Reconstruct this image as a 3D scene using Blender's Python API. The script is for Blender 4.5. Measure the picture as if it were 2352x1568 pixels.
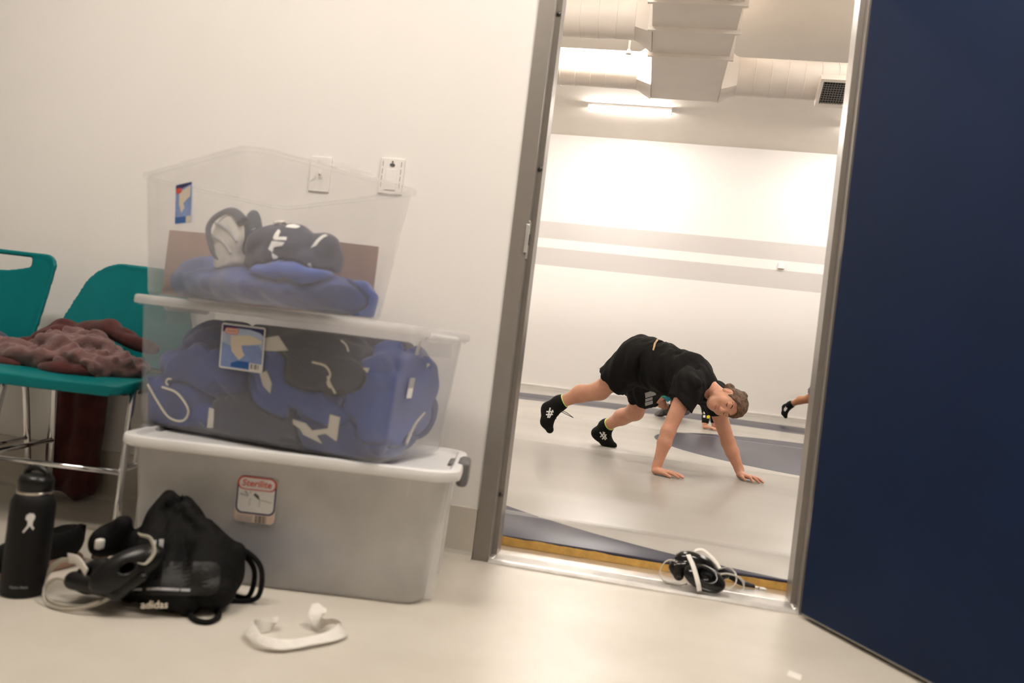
import bpy, bmesh, math, random
import numpy as np
from mathutils import Vector, Matrix, Euler
from mathutils.bvhtree import BVHTree

for o in list(bpy.data.objects):
    bpy.data.objects.remove(o, do_unlink=True)
SC = bpy.context.scene
COL = SC.collection
PI = math.pi

# ------------------------------------------------------------------ camera
CAM_H = 0.67
YAW, PITCH, ROLL = 0.1682, 0.0087266, 0.1195
fw = Vector((-math.sin(YAW)*math.cos(PITCH), math.cos(YAW)*math.cos(PITCH), math.sin(PITCH)))
rt0 = Vector((math.cos(YAW), math.sin(YAW), 0))
up0 = rt0.cross(fw)
rt = rt0*math.cos(ROLL) + up0*math.sin(ROLL)
up = -rt0*math.sin(ROLL) + up0*math.cos(ROLL)
cd = bpy.data.cameras.new('camera')
cd.lens = 28.0; cd.sensor_width = 36.0; cd.sensor_fit = 'HORIZONTAL'
cd.clip_start = 0.05; cd.clip_end = 100
cd.dof.use_dof = True; cd.dof.focus_distance = 4.9; cd.dof.aperture_fstop = 2.8
cam = bpy.data.objects.new('camera', cd); COL.objects.link(cam)
M = Matrix((rt, up, -fw)).transposed().to_4x4(); M.translation = (0, 0, CAM_H)
cam.matrix_world = M
SC.camera = cam

# ------------------------------------------------------------------ world, exposure
w = bpy.data.worlds.new('world'); SC.world = w; w.use_nodes = True
w.node_tree.nodes['Background'].inputs[0].default_value = (1.0, 0.95, 0.88, 1)
w.node_tree.nodes['Background'].inputs[1].default_value = 0.01
SC.view_settings.view_transform = 'Standard'
SC.view_settings.look = 'None'
SC.view_settings.gamma = 1.0
SC.view_settings.use_curve_mapping = False
SC.view_settings.exposure = 1.0
SC.cycles.transparent_max_bounces = 32
SC.cycles.max_bounces = 10
CORR_EMIT = 16.8
ROOM_EMIT = 60.0
ROOM_COL = (1.0, 0.922, 0.845, 1)
CORR_COL = (1.0, 0.905, 0.805, 1)

# ------------------------------------------------------------------ materials
MATS = {}
def mat(name, col, rough=0.6, metal=0.0, spec=0.5, var=0.06, vscale=8.0, bump=0.0, bscale=60.0, sheen=0.0, sss=0.0, coat=0.0):
    if name in MATS: return MATS[name]
    m = bpy.data.materials.new(name); m.use_nodes = True
    nt = m.node_tree; b = nt.nodes['Principled BSDF']
    b.inputs['Roughness'].default_value = rough; b.inputs['Metallic'].default_value = metal
    b.inputs['Specular IOR Level'].default_value = spec
    if sheen: b.inputs['Sheen Weight'].default_value = sheen
    if coat: b.inputs['Coat Weight'].default_value = coat
    if sss:
        b.inputs['Subsurface Weight'].default_value = sss
        b.inputs['Subsurface Radius'].default_value = (0.02, 0.008, 0.004)
        b.inputs['Subsurface Scale'].default_value = 0.5
    tc = nt.nodes.new('ShaderNodeTexCoord')
    n = nt.nodes.new('ShaderNodeTexNoise'); n.inputs['Scale'].default_value = vscale; n.inputs['Detail'].default_value = 4
    nt.links.new(tc.outputs['Object'], n.inputs['Vector'])
    r = nt.nodes.new('ShaderNodeValToRGB')
    a = [max(0, c*(1-var)) for c in col[:3]] + [1]; z = [min(1, c*(1+var)) for c in col[:3]] + [1]
    r.color_ramp.elements[0].color = a; r.color_ramp.elements[1].color = z
    r.color_ramp.elements[0].position = 0.3; r.color_ramp.elements[1].position = 0.7
    nt.links.new(n.outputs['Fac'], r.inputs['Fac']); nt.links.new(r.outputs['Color'], b.inputs['Base Color'])
    if bump:
        n2 = nt.nodes.new('ShaderNodeTexNoise'); n2.inputs['Scale'].default_value = bscale; n2.inputs['Detail'].default_value = 3
        nt.links.new(tc.outputs['Object'], n2.inputs['Vector'])
        bp = nt.nodes.new('ShaderNodeBump'); bp.inputs['Strength'].default_value = bump; bp.inputs['Distance'].default_value = 0.01
        nt.links.new(n2.outputs['Fac'], bp.inputs['Height']); nt.links.new(bp.outputs['Normal'], b.inputs['Normal'])
    MATS[name] = m
    return m

def plastic(name, alpha, tint=(0.86, 0.85, 0.84), rough=0.3):
    if name in MATS: return MATS[name]
    m = bpy.data.materials.new(name); m.use_nodes = True
    nt = m.node_tree; nt.nodes.clear()
    out = nt.nodes.new('ShaderNodeOutputMaterial')
    tr = nt.nodes.new('ShaderNodeBsdfTransparent')
    df = nt.nodes.new('ShaderNodeBsdfDiffuse'); df.inputs['Color'].default_value = (*tint, 1)
    tl = nt.nodes.new('ShaderNodeBsdfTranslucent'); tl.inputs['Color'].default_value = (*tint, 1)
    gl = nt.nodes.new('ShaderNodeBsdfGlossy'); gl.inputs['Roughness'].default_value = rough
    lw = nt.nodes.new('ShaderNodeLayerWeight'); lw.inputs['Blend'].default_value = 0.5
    pw = nt.nodes.new('ShaderNodeMath'); pw.operation = 'POWER'; pw.inputs[1].default_value = 4.0
    fr = nt.nodes.new('ShaderNodeMath'); fr.operation = 'MULTIPLY_ADD'; fr.inputs[1].default_value = 0.45; fr.inputs[2].default_value = 0.03
    nt.links.new(lw.outputs['Facing'], pw.inputs[0]); nt.links.new(pw.outputs[0], fr.inputs[0])
    nz = nt.nodes.new('ShaderNodeTexNoise'); nz.inputs['Scale'].default_value = 6
    mr = nt.nodes.new('ShaderNodeMapRange'); mr.inputs[1].default_value = 0.3; mr.inputs[2].default_value = 0.7
    mr.inputs[3].default_value = alpha*0.85; mr.inputs[4].default_value = min(1, alpha*1.15)
    tc = nt.nodes.new('ShaderNodeTexCoord'); nt.links.new(tc.outputs['Object'], nz.inputs['Vector'])
    nt.links.new(nz.outputs['Fac'], mr.inputs[0])
    m1 = nt.nodes.new('ShaderNodeMixShader'); m1.inputs[0].default_value = 0.5
    nt.links.new(df.outputs[0], m1.inputs[1]); nt.links.new(tl.outputs[0], m1.inputs[2])
    m2 = nt.nodes.new('ShaderNodeMixShader'); nt.links.new(mr.outputs[0], m2.inputs[0])
    nt.links.new(tr.outputs[0], m2.inputs[1]); nt.links.new(m1.outputs[0], m2.inputs[2])
    m3 = nt.nodes.new('ShaderNodeMixShader'); nt.links.new(fr.outputs[0], m3.inputs[0])
    nt.links.new(m2.outputs[0], m3.inputs[1]); nt.links.new(gl.outputs[0], m3.inputs[2])
    nt.links.new(m3.outputs[0], out.inputs[0])
    MATS[name] = m
    return m

def emit(name, strength, col):
    m = bpy.data.materials.new(name); m.use_nodes = True
    nt = m.node_tree; nt.nodes.clear()
    out = nt.nodes.new('ShaderNodeOutputMaterial'); e = nt.nodes.new('ShaderNodeEmission')
    e.inputs[0].default_value = col; e.inputs[1].default_value = strength
    nt.links.new(e.outputs[0], out.inputs[0])
    MATS[name] = m
    return m

mat('wall_paint', (0.84, 0.815, 0.785), 0.55, var=0.015, vscale=2, bump=0.04, bscale=220)
mat('ceiling_paint', (0.82, 0.765, 0.69), 0.8, var=0.02, vscale=2)
mat('steel_paint', (0.27, 0.245, 0.22), 0.32, metal=0.35, var=0.03, vscale=30, bump=0.03, bscale=200)
mat('door_blue', (0.0035, 0.0135, 0.048), 0.55, spec=0.2, var=0.08, vscale=4, bump=0.03, bscale=150)
mat('aluminium', (0.80, 0.79, 0.77), 0.30, metal=0.9, var=0.08, vscale=25)
mat('chrome', (0.75, 0.75, 0.76), 0.12, metal=1.0, var=0.05)
mat('dark_metal', (0.12, 0.115, 0.11), 0.35, metal=0.8)
mat('teal_plastic', (0.0, 0.155, 0.165), 0.42, spec=0.22, var=0.05, vscale=20, bump=0.06, bscale=400)
mat('white_lid', (0.82, 0.81, 0.80), 0.32, var=0.02)
mat('grey_latch', (0.15, 0.145, 0.145), 0.4)
mat('duct_paint', (0.80, 0.735, 0.665), 0.5, var=0.03, vscale=3)
mat('grille_dark', (0.015, 0.017, 0.017), 0.6)
mat('grille_bar', (0.20, 0.19, 0.175), 0.5)
mat('plate_white', (0.86, 0.83, 0.80), 0.35, var=0.01)
mat('slot_brown', (0.22, 0.15, 0.10), 0.6)
mat('foam_yellow', (0.62, 0.36, 0.09), 0.85, var=0.15, vscale=30, bump=0.25, bscale=120)
plastic('seam_tape', 0.14, (0.7, 0.68, 0.64), 0.25)
mat('black_cloth', (0.0055, 0.0053, 0.005), 0.8, spec=0.2, var=0.3, vscale=20, bump=0.3, bscale=300)
mat('bag_black', (0.0035, 0.0034, 0.0033), 0.75, spec=0.2, var=0.3, vscale=14, bump=0.25, bscale=160)
mat('bag_panel', (0.010, 0.0098, 0.0095), 0.5, spec=0.3, var=0.2, vscale=14, bump=0.2, bscale=120)
mat('black_rubber', (0.007, 0.007, 0.007), 0.30, spec=0.35, var=0.1)
mat('black_gloss', (0.010, 0.0095, 0.009), 0.16, var=0.1)
mat('strap_white', (0.78, 0.75, 0.68), 0.45, var=0.04)
mat('strap_cream', (0.55, 0.52, 0.44), 0.45, var=0.06)
mat('tape_white', (0.82, 0.79, 0.73), 0.75, var=0.05, vscale=60, bump=0.3, bscale=200)
mat('paper_white', (0.84, 0.80, 0.74), 0.7)
mat('bottle_black', (0.006, 0.006, 0.006), 0.6, spec=0.25, bump=0.15, bscale=600)
mat('steel_ring', (0.6, 0.56, 0.5), 0.22, metal=1.0)
mat('print_white', (0.80, 0.79, 0.77), 0.6, var=0.03)
mat('print_grey', (0.40, 0.40, 0.41), 0.6, var=0.1, vscale=60)
mat('print_dark', (0.10, 0.095, 0.09), 0.6)
mat('print_red', (0.72, 0.09, 0.06), 0.55)
mat('print_maroon', (0.25, 0.02, 0.05), 0.55)
mat('print_navy', (0.02, 0.025, 0.12), 0.55)
mat('print_blue', (0.02, 0.12, 0.42), 0.5)
mat('print_skyblue', (0.24, 0.33, 0.62), 0.5, var=0.12, vscale=30)
mat('print_paleblue', (0.42, 0.50, 0.66), 0.5, var=0.1, vscale=30)
mat('print_cream', (0.74, 0.66, 0.54), 0.6)
mat('print_peach', (0.72, 0.56, 0.46), 0.6)
mat('print_yellow', (0.78, 0.66, 0.02), 0.6)
mat('cloth_blue', (0.012, 0.040, 0.21), 0.8, sheen=0.2, var=0.25, vscale=14, bump=0.3, bscale=250)
mat('cloth_royal', (0.018, 0.068, 0.34), 0.75, sheen=0.2, var=0.2, vscale=14, bump=0.25, bscale=250)
mat('cloth_navy', (0.008, 0.013, 0.048), 0.75, sheen=0.2, var=0.25, vscale=14, bump=0.3, bscale=250)
mat('cloth_white', (0.72, 0.69, 0.63), 0.8, var=0.08, vscale=12, bump=0.25, bscale=120)
mat('cloth_mauve', (0.17, 0.085, 0.08), 0.9, sheen=0.3, var=0.35, vscale=22, bump=0.5, bscale=260)
mat('cloth_maroon', (0.075, 0.012, 0.010), 0.9, sheen=0.2, var=0.35, vscale=20, bump=0.4, bscale=260)
mat('cloth_slate', (0.055, 0.07, 0.095), 0.9, sheen=0.2, var=0.3, vscale=20, bump=0.4, bscale=260)
mat('cloth_grey', (0.17, 0.165, 0.19), 0.9, var=0.12, bump=0.3, bscale=200)
mat('cloth_teal', (0.02, 0.22, 0.30), 0.8, var=0.2)
mat('cloth_green', (0.05, 0.42, 0.22), 0.8, var=0.2)
mat('cord_white', (0.74, 0.70, 0.60), 0.7)
mat('cardboard', (0.30, 0.17, 0.13), 0.85, var=0.08, vscale=12)
mat('gum_sole', (0.36, 0.22, 0.16), 0.6, var=0.08)
mat('brown_strap', (0.10, 0.065, 0.045), 0.6)
mat('skin', (0.60, 0.30, 0.195), 0.5, var=0.10, vscale=16, sss=0.12, bump=0.05, bscale=300)
mat('skin_pink', (0.48, 0.17, 0.13), 0.45, var=0.06, vscale=30)
mat('skin_tan', (0.45, 0.20, 0.095), 0.5, var=0.12, vscale=14)
mat('hair_brown', (0.115, 0.058, 0.024), 0.55, var=0.5, vscale=55, bump=0.8, bscale=150)
mat('hair_dark', (0.05, 0.028, 0.014), 0.6, var=0.4, vscale=50, bump=0.8, bscale=150)
mat('lash', (0.055, 0.026, 0.014), 0.7)
mat('neon', (0.62, 0.80, 0.22), 0.6)
mat('waistband', (0.62, 0.42, 0.22), 0.7)
plastic('bin_frosted', 0.46, (0.96, 0.95, 0.935), 0.32)
plastic('bin_clear_blueish', 0.115, (0.93, 0.93, 0.95), 0.25)
plastic('bin_clear', 0.13, (1.0, 0.98, 0.96), 0.25)
emit('corridor_lamp', CORR_EMIT, CORR_COL)
emit('room_lamp', ROOM_EMIT, ROOM_COL)

def m_floor():
    m = bpy.data.materials.new('epoxy_floor'); m.use_nodes = True; nt = m.node_tree; b = nt.nodes['Principled BSDF']
    g = nt.nodes.new('ShaderNodeNewGeometry')
    n = nt.nodes.new('ShaderNodeTexNoise'); n.inputs['Scale'].default_value = 2.2; n.inputs['Detail'].default_value = 5
    nt.links.new(g.outputs['Position'], n.inputs['Vector'])
    r = nt.nodes.new('ShaderNodeValToRGB')
    r.color_ramp.elements[0].color = (0.56, 0.515, 0.44, 1); r.color_ramp.elements[1].color = (0.67, 0.625, 0.55, 1)
    r.color_ramp.elements[0].position = 0.32; r.color_ramp.elements[1].position = 0.68
    nt.links.new(n.outputs['Fac'], r.inputs['Fac'])
    v = nt.nodes.new('ShaderNodeTexVoronoi'); v.inputs['Scale'].default_value = 14
    nt.links.new(g.outputs['Position'], v.inputs['Vector'])
    c = nt.nodes.new('ShaderNodeMath'); c.operation = 'LESS_THAN'; c.inputs[1].default_value = 0.01
    nt.links.new(v.outputs['Distance'], c.inputs[0])
    mx = nt.nodes.new('ShaderNodeMix'); mx.data_type = 'RGBA'
    mu = nt.nodes.new('ShaderNodeMath'); mu.operation = 'MULTIPLY'; mu.inputs[1].default_value = 0.45
    n3 = nt.nodes.new('ShaderNodeTexNoise'); n3.inputs['Scale'].default_value = 5
    nt.links.new(g.outputs['Position'], n3.inputs['Vector'])
    gt = nt.nodes.new('ShaderNodeMath'); gt.operation = 'GREATER_THAN'; gt.inputs[1].default_value = 0.60
    nt.links.new(n3.outputs['Fac'], gt.inputs[0])
    an = nt.nodes.new('ShaderNodeMath'); an.operation = 'MULTIPLY'
    nt.links.new(c.outputs[0], an.inputs[0]); nt.links.new(gt.outputs[0], an.inputs[1])
    nt.links.new(an.outputs[0], mu.inputs[0]); nt.links.new(mu.outputs[0], mx.inputs['Factor'])
    nt.links.new(r.outputs['Color'], mx.inputs['A']); mx.inputs['B'].default_value = (0.20, 0.15, 0.10, 1)
    nt.links.new(mx.outputs['Result'], b.inputs['Base Color'])
    b.inputs['Roughness'].default_value = 0.32
    n2 = nt.nodes.new('ShaderNodeTexNoise'); n2.inputs['Scale'].default_value = 18; n2.inputs['Detail'].default_value = 4
    nt.links.new(g.outputs['Position'], n2.inputs['Vector'])
    bp = nt.nodes.new('ShaderNodeBump'); bp.inputs['Strength'].default_value = 0.12; bp.inputs['Distance'].default_value = 0.01
    nt.links.new(n2.outputs['Fac'], bp.inputs['Height']); nt.links.new(bp.outputs['Normal'], b.inputs['Normal'])
    MATS['epoxy_floor'] = m
m_floor()

def math_node(nt, op, a, b=None):
    n = nt.nodes.new('ShaderNodeMath'); n.operation = op
    for i, x in enumerate((a, b)):
        if x is None: continue
        if isinstance(x, (int, float)): n.inputs[i].default_value = x
        else: nt.links.new(x, n.inputs[i])
    return n.outputs[0]

def m_far_wall():
    m = bpy.data.materials.new('striped_wall'); m.use_nodes = True; nt = m.node_tree; b = nt.nodes['Principled BSDF']
    g = nt.nodes.new('ShaderNodeNewGeometry'); s = nt.nodes.new('ShaderNodeSeparateXYZ')
    nt.links.new(g.outputs['Position'], s.inputs[0]); z = s.outputs['Z']
    a = math_node(nt, 'MULTIPLY', math_node(nt, 'GREATER_THAN', z, 2.171), math_node(nt, 'LESS_THAN', z, 2.477))
    c = math_node(nt, 'MULTIPLY', math_node(nt, 'GREATER_THAN', z, 2.635), math_node(nt, 'LESS_THAN', z, 2.93))
    f = math_node(nt, 'MAXIMUM', a, c)
    mx = nt.nodes.new('ShaderNodeMix'); mx.data_type = 'RGBA'
    nt.links.new(f, mx.inputs['Factor'])
    mx.inputs['A'].default_value = (0.80, 0.775, 0.75, 1); mx.inputs['B'].default_value = (0.57, 0.545, 0.525, 1)
    nt.links.new(mx.outputs['Result'], b.inputs['Base Color'])
    b.inputs['Roughness'].default_value = 0.42
    n2 = nt.nodes.new('ShaderNodeTexNoise'); n2.inputs['Scale'].default_value = 60
    nt.links.new(g.outputs['Position'], n2.inputs['Vector'])
    bp = nt.nodes.new('ShaderNodeBump'); bp.inputs['Strength'].default_value = 0.05; bp.inputs['Distance'].default_value = 0.01
    nt.links.new(n2.outputs['Fac'], bp.inputs['Height']); nt.links.new(bp.outputs['Normal'], b.inputs['Normal'])
    MATS['striped_wall'] = m
m_far_wall()

def m_mat():
    m = bpy.data.materials.new('mat_vinyl'); m.use_nodes = True; nt = m.node_tree; b = nt.nodes['Principled BSDF']
    g = nt.nodes.new('ShaderNodeNewGeometry'); s = nt.nodes.new('ShaderNodeSeparateXYZ')
    nt.links.new(g.outputs['Position'], s.inputs[0]); x, y = s.outputs['X'], s.outputs['Y']
    def circ(cx, cy):
        dx = math_node(nt, 'SUBTRACT', x, cx); dy = math_node(nt, 'SUBTRACT', y, cy)
        return math_node(nt, 'SQRT', math_node(nt, 'ADD', math_node(nt, 'MULTIPLY', dx, dx), math_node(nt, 'MULTIPLY', dy, dy)))
    f1 = math_node(nt, 'LESS_THAN', circ(1.76, 7.15), 1.61)
    f2 = math_node(nt, 'MULTIPLY', math_node(nt, 'GREATER_THAN', circ(0.95, 4.80), 2.18), math_node(nt, 'LESS_THAN', y, 3.9))
    f3 = math_node(nt, 'MULTIPLY', math_node(nt, 'GREATER_THAN', circ(0.6, 5.1), 5.35), math_node(nt, 'LESS_THAN', circ(0.6, 5.1), 6.9))
    f3 = math_node(nt, 'MULTIPLY', f3, math_node(nt, 'GREATER_THAN', y, 7.0))
    f = math_node(nt, 'MAXIMUM', math_node(nt, 'MAXIMUM', f1, f2), f3)
    n = nt.nodes.new('ShaderNodeTexNoise'); n.inputs['Scale'].default_value = 1.2; n.inputs['Detail'].default_value = 2
    mp = nt.nodes.new('ShaderNodeMapping'); mp.inputs['Scale'].default_value = (0.6, 2.2, 1)
    nt.links.new(g.outputs['Position'], mp.inputs['Vector']); nt.links.new(mp.outputs['Vector'], n.inputs['Vector'])
    gr = nt.nodes.new('ShaderNodeValToRGB')
    gr.color_ramp.elements[0].position = 0.25; gr.color_ramp.elements[1].position = 0.75
    gr.color_ramp.elements[0].color = (0.345, 0.325, 0.29, 1); gr.color_ramp.elements[1].color = (0.40, 0.38, 0.345, 1)
    nt.links.new(n.outputs['Fac'], gr.inputs['Fac'])
    nv = nt.nodes.new('ShaderNodeValToRGB')
    nv.color_ramp.elements[0].color = (0.024, 0.025, 0.045, 1); nv.color_ramp.elements[1].color = (0.034, 0.035, 0.060, 1)
    nt.links.new(n.outputs['Fac'], nv.inputs['Fac'])
    mx = nt.nodes.new('ShaderNodeMix'); mx.data_type = 'RGBA'
    nt.links.new(f, mx.inputs['Factor']); nt.links.new(gr.outputs['Color'], mx.inputs['A']); nt.links.new(nv.outputs['Color'], mx.inputs['B'])
    nt.links.new(mx.outputs['Result'], b.inputs['Base Color'])
    b.inputs['Roughness'].default_value = 0.30; b.inputs['Specular IOR Level'].default_value = 0.17
    MATS['mat_vinyl'] = m
m_mat()

# ------------------------------------------------------------------ object helpers
def tag(o, label=None, cat=None, group=None, kind=None):
    if label: o['label'] = label
    if cat: o['category'] = cat
    if group: o['group'] = group
    if kind: o['kind'] = kind
    return o
def thing(name, label, cat, loc=(0, 0, 0), rz=0.0, group=None, kind=None):
    o = bpy.data.objects.new(name, None); COL.objects.link(o)
    o.empty_display_size = 0.05
    o.location = loc; o.rotation_euler = (0, 0, rz)
    return tag(o, label, cat, group, kind)
def obj(name, vf, m, parent=None, smooth=False, world=False, label=None):
    """one mesh object; verts in the parent's local frame (world=True: given in world space under an unrotated parent)"""
    v, f = vf
    v = np.asarray(v, float)
    loc = (0, 0, 0)
    if parent is None:
        lo, hi = v.min(0), v.max(0); base = np.array([(lo[0]+hi[0])/2, (lo[1]+hi[1])/2, lo[2]])
        v = v - base; loc = tuple(base)
    elif world:
        root = parent
        while root.parent: root = root.parent
        v = v - np.array(root.location)
    me = bpy.data.meshes.new(name)
    me.from_pydata([tuple(p) for p in v], [], [tuple(int(i) for i in q) for q in f])
    me.materials.append(MATS[m] if isinstance(m, str) else m)
    if smooth: me.polygons.foreach_set('use_smooth', [True]*len(me.polygons))
    me.update()
    o = bpy.data.objects.new(name, me); COL.objects.link(o)
    o.location = loc
    if parent is not None: o.parent = parent
    if label: o['label'] = label
    return o
def autosmooth(o, ang=35):
    me = o.data
    me.polygons.foreach_set('use_smooth', [True]*len(me.polygons))
    bm = bmesh.new(); bm.from_mesh(me)
    for e in bm.edges:
        if len(e.link_faces) == 2 and e.calc_face_angle(0) > math.radians(ang): e.smooth = False
    bm.to_mesh(me); bm.free()
    return o
def join(*vfs):
    V, F, n = [], [], 0
    for v, f in vfs:
        v = np.asarray(v, float)
        V.append(v); F += [tuple(i+n for i in q) for q in f]; n += len(v)
    return np.vstack(V), F
def box(x0, x1, y0, y1, z0, z1):
    v = [(x0, y0, z0), (x1, y0, z0), (x1, y1, z0), (x0, y1, z0), (x0, y0, z1), (x1, y0, z1), (x1, y1, z1), (x0, y1, z1)]
    return v, [(0, 3, 2, 1), (4, 5, 6, 7), (0, 1, 5, 4), (1, 2, 6, 5), (2, 3, 7, 6), (3, 0, 4, 7)]
def bbox_bev(x0, x1, y0, y1, z0, z1, r=0.004, seg=2):
    bm = bmesh.new(); bmesh.ops.create_cube(bm, size=1)
    for v in bm.verts:
        v.co = Vector(((x0+x1)/2+v.co.x*(x1-x0), (y0+y1)/2+v.co.y*(y1-y0), (z0+z1)/2+v.co.z*(z1-z0)))
    bmesh.ops.bevel(bm, geom=list(bm.edges), offset=r, segments=seg, affect='EDGES', profile=0.5)
    return from_bm(bm)
def from_bm(bm):
    bm.verts.index_update()
    r = (np.array([tuple(v.co) for v in bm.verts]), [tuple(v.index for v in f.verts) for f in bm.faces]); bm.free()
    return r
def xf(vf, R=None, t=(0, 0, 0)):
    v = np.asarray(vf[0], float)
    if R is not None: v = v @ np.asarray(R, float).T
    return v + np.asarray(t, float), vf[1]
def rz(a):
    c, s = math.cos(a), math.sin(a); return np.array([[c, -s, 0], [s, c, 0], [0, 0, 1.]])
def basis(x, y, z): return np.array([x, y, z], float).T
def loft(rings, cap0=True, cap1=True):
    n = len(rings[0]); V = np.vstack(rings); F = []
    for i in range(len(rings)-1):
        for j in range(n):
            k = (j+1) % n
            F.append((i*n+j, i*n+k, (i+1)*n+k, (i+1)*n+j))
    if cap0: F.append(tuple(range(n-1, -1, -1)))
    if cap1: F.append(tuple(range((len(rings)-1)*n, len(rings)*n)))
    return V, F
def rrect(w, d, r, z, n=6, cx=0, cy=0):
    P = []
    for sx, sy, a0 in ((1, 1, 0), (-1, 1, 90), (-1, -1, 180), (1, -1, 270)):
        for i in range(n+1):
            a = math.radians(a0+90*i/n)
            P.append((cx+sx*(w/2-r)+r*math.cos(a), cy+sy*(d/2-r)+r*math.sin(a), z))
    return np.array(P)
def lathe(prof, n=32, c=(0, 0)):
    R = []
    for r, z in prof:
        a = np.arange(n)*2*PI/n
        R.append(np.stack([c[0]+r*np.cos(a), c[1]+r*np.sin(a), np.full(n, z)], 1))
    return loft(R)
def spline(P, n=8, closed=False):
    P = [np.asarray(p, float) for p in P]; out = []; m = len(P)
    rng = range(m) if closed else range(m-1)
    for i in rng:
        p0 = P[(i-1) % m] if (closed or i > 0) else 2*P[0]-P[1]
        p1 = P[i]; p2 = P[(i+1) % m]
        p3 = P[(i+2) % m] if (closed or i+2 < m) else 2*P[-1]-P[-2]
        for k in range(n):
            t = k/n
            out.append(0.5*((2*p1)+(-p0+p2)*t+(2*p0-5*p1+4*p2-p3)*t*t+(-p0+3*p1-3*p2+p3)*t**3))
    if not closed: out.append(P[-1])
    return np.array(out)
def frames(C, closed=False):
    T = np.gradient(C, axis=0) if not closed else np.roll(C, -1, 0)-np.roll(C, 1, 0)
    T /= np.linalg.norm(T, axis=1)[:, None]+1e-12
    a = np.array([0, 0, 1.]) if abs(T[0][2]) < 0.9 else np.array([1., 0, 0])
    N = []; nrm = a-T[0]*(a@T[0]); nrm /= np.linalg.norm(nrm)
    for t in T:
        nrm = nrm-t*(nrm@t); nrm /= np.linalg.norm(nrm)+1e-12; N.append(nrm.copy())
    N = np.array(N); return T, N, np.cross(T, N)
def tube(P, r, n=10, sp=8, closed=False):
    C = spline(P, sp, closed) if sp > 1 else np.array(P, float)
    T, N, B = frames(C, closed); R = np.full(len(C), r) if np.isscalar(r) else np.interp(np.linspace(0, 1, len(C)), np.linspace(0, 1, len(r)), r)
    a = np.arange(n)*2*PI/n; rings = [C[i]+R[i]*(np.cos(a)[:, None]*N[i]+np.sin(a)[:, None]*B[i]) for i in range(len(C))]
    if closed: rings.append(rings[0]); return loft(rings, False, False)
    return loft(rings)
def ribbon(P, nrm, width, thick, sp=8):
    """flat strap along a curve; nrm: list of (width-direction) vectors at the control points"""
    C = spline(P, sp); Wd = spline(nrm, sp)
    T, _, _ = frames(C); rings = []
    ww = np.full(len(C), width) if np.isscalar(width) else np.interp(np.linspace(0, 1, len(C)), np.linspace(0, 1, len(width)), width)
    for i in range(len(C)):
        wd = Wd[i]-T[i]*(Wd[i]@T[i]); wd /= np.linalg.norm(wd)+1e-9; q = np.cross(T[i], wd)
        h = ww[i]/2; t = thick/2
        rings.append(np.array([C[i]+wd*h*a+q*t*b for a, b in ((-1, -.6), (-.85, -1), (.85, -1), (1, -.6), (1, .6), (.85, 1), (-.85, 1), (-1, .6))]))
    return loft(rings)
def poly_prism(outline, thick):
    """outline in (x,z) -> slab lying in y [-thick,0]"""
    n = len(outline)
    v = [(p[0], -thick, p[1]) for p in outline]+[(p[0], 0, p[1]) for p in outline]
    f = [tuple(range(n)), tuple(range(2*n-1, n-1, -1))]+[(i+n, (i+1) % n+n, (i+1) % n, i) for i in range(n)]
    return v, f
def rr2(w, h, r, n=5, cx=0, cz=0): return [(p[0], p[1]) for p in rrect(w, h, r, 0, n, cx, cz)]

def text_vf(body, size, extrude=0.0004, shear=0.0, bold=0.0):
    cu = bpy.data.curves.new('txt', 'FONT'); cu.body = body; cu.size = size; cu.extrude = extrude; cu.shear = shear; cu.offset = bold
    cu.align_x = 'CENTER'; cu.align_y = 'CENTER'; cu.resolution_u = 3
    o = bpy.data.objects.new('txt', cu); COL.objects.link(o)
    dg = bpy.context.evaluated_depsgraph_get(); dg.update()
    me = bpy.data.meshes.new_from_object(o.evaluated_get(dg))
    v = np.array([tuple(p.co) for p in me.vertices]); f = [tuple(p.vertices) for p in me.polygons]
    bpy.data.objects.remove(o, do_unlink=True); bpy.data.meshes.remove(me); bpy.data.curves.remove(cu)
    # text is in xy; stand it up facing -y
    return np.stack([v[:, 0], -v[:, 2], v[:, 1]], 1), f

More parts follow.
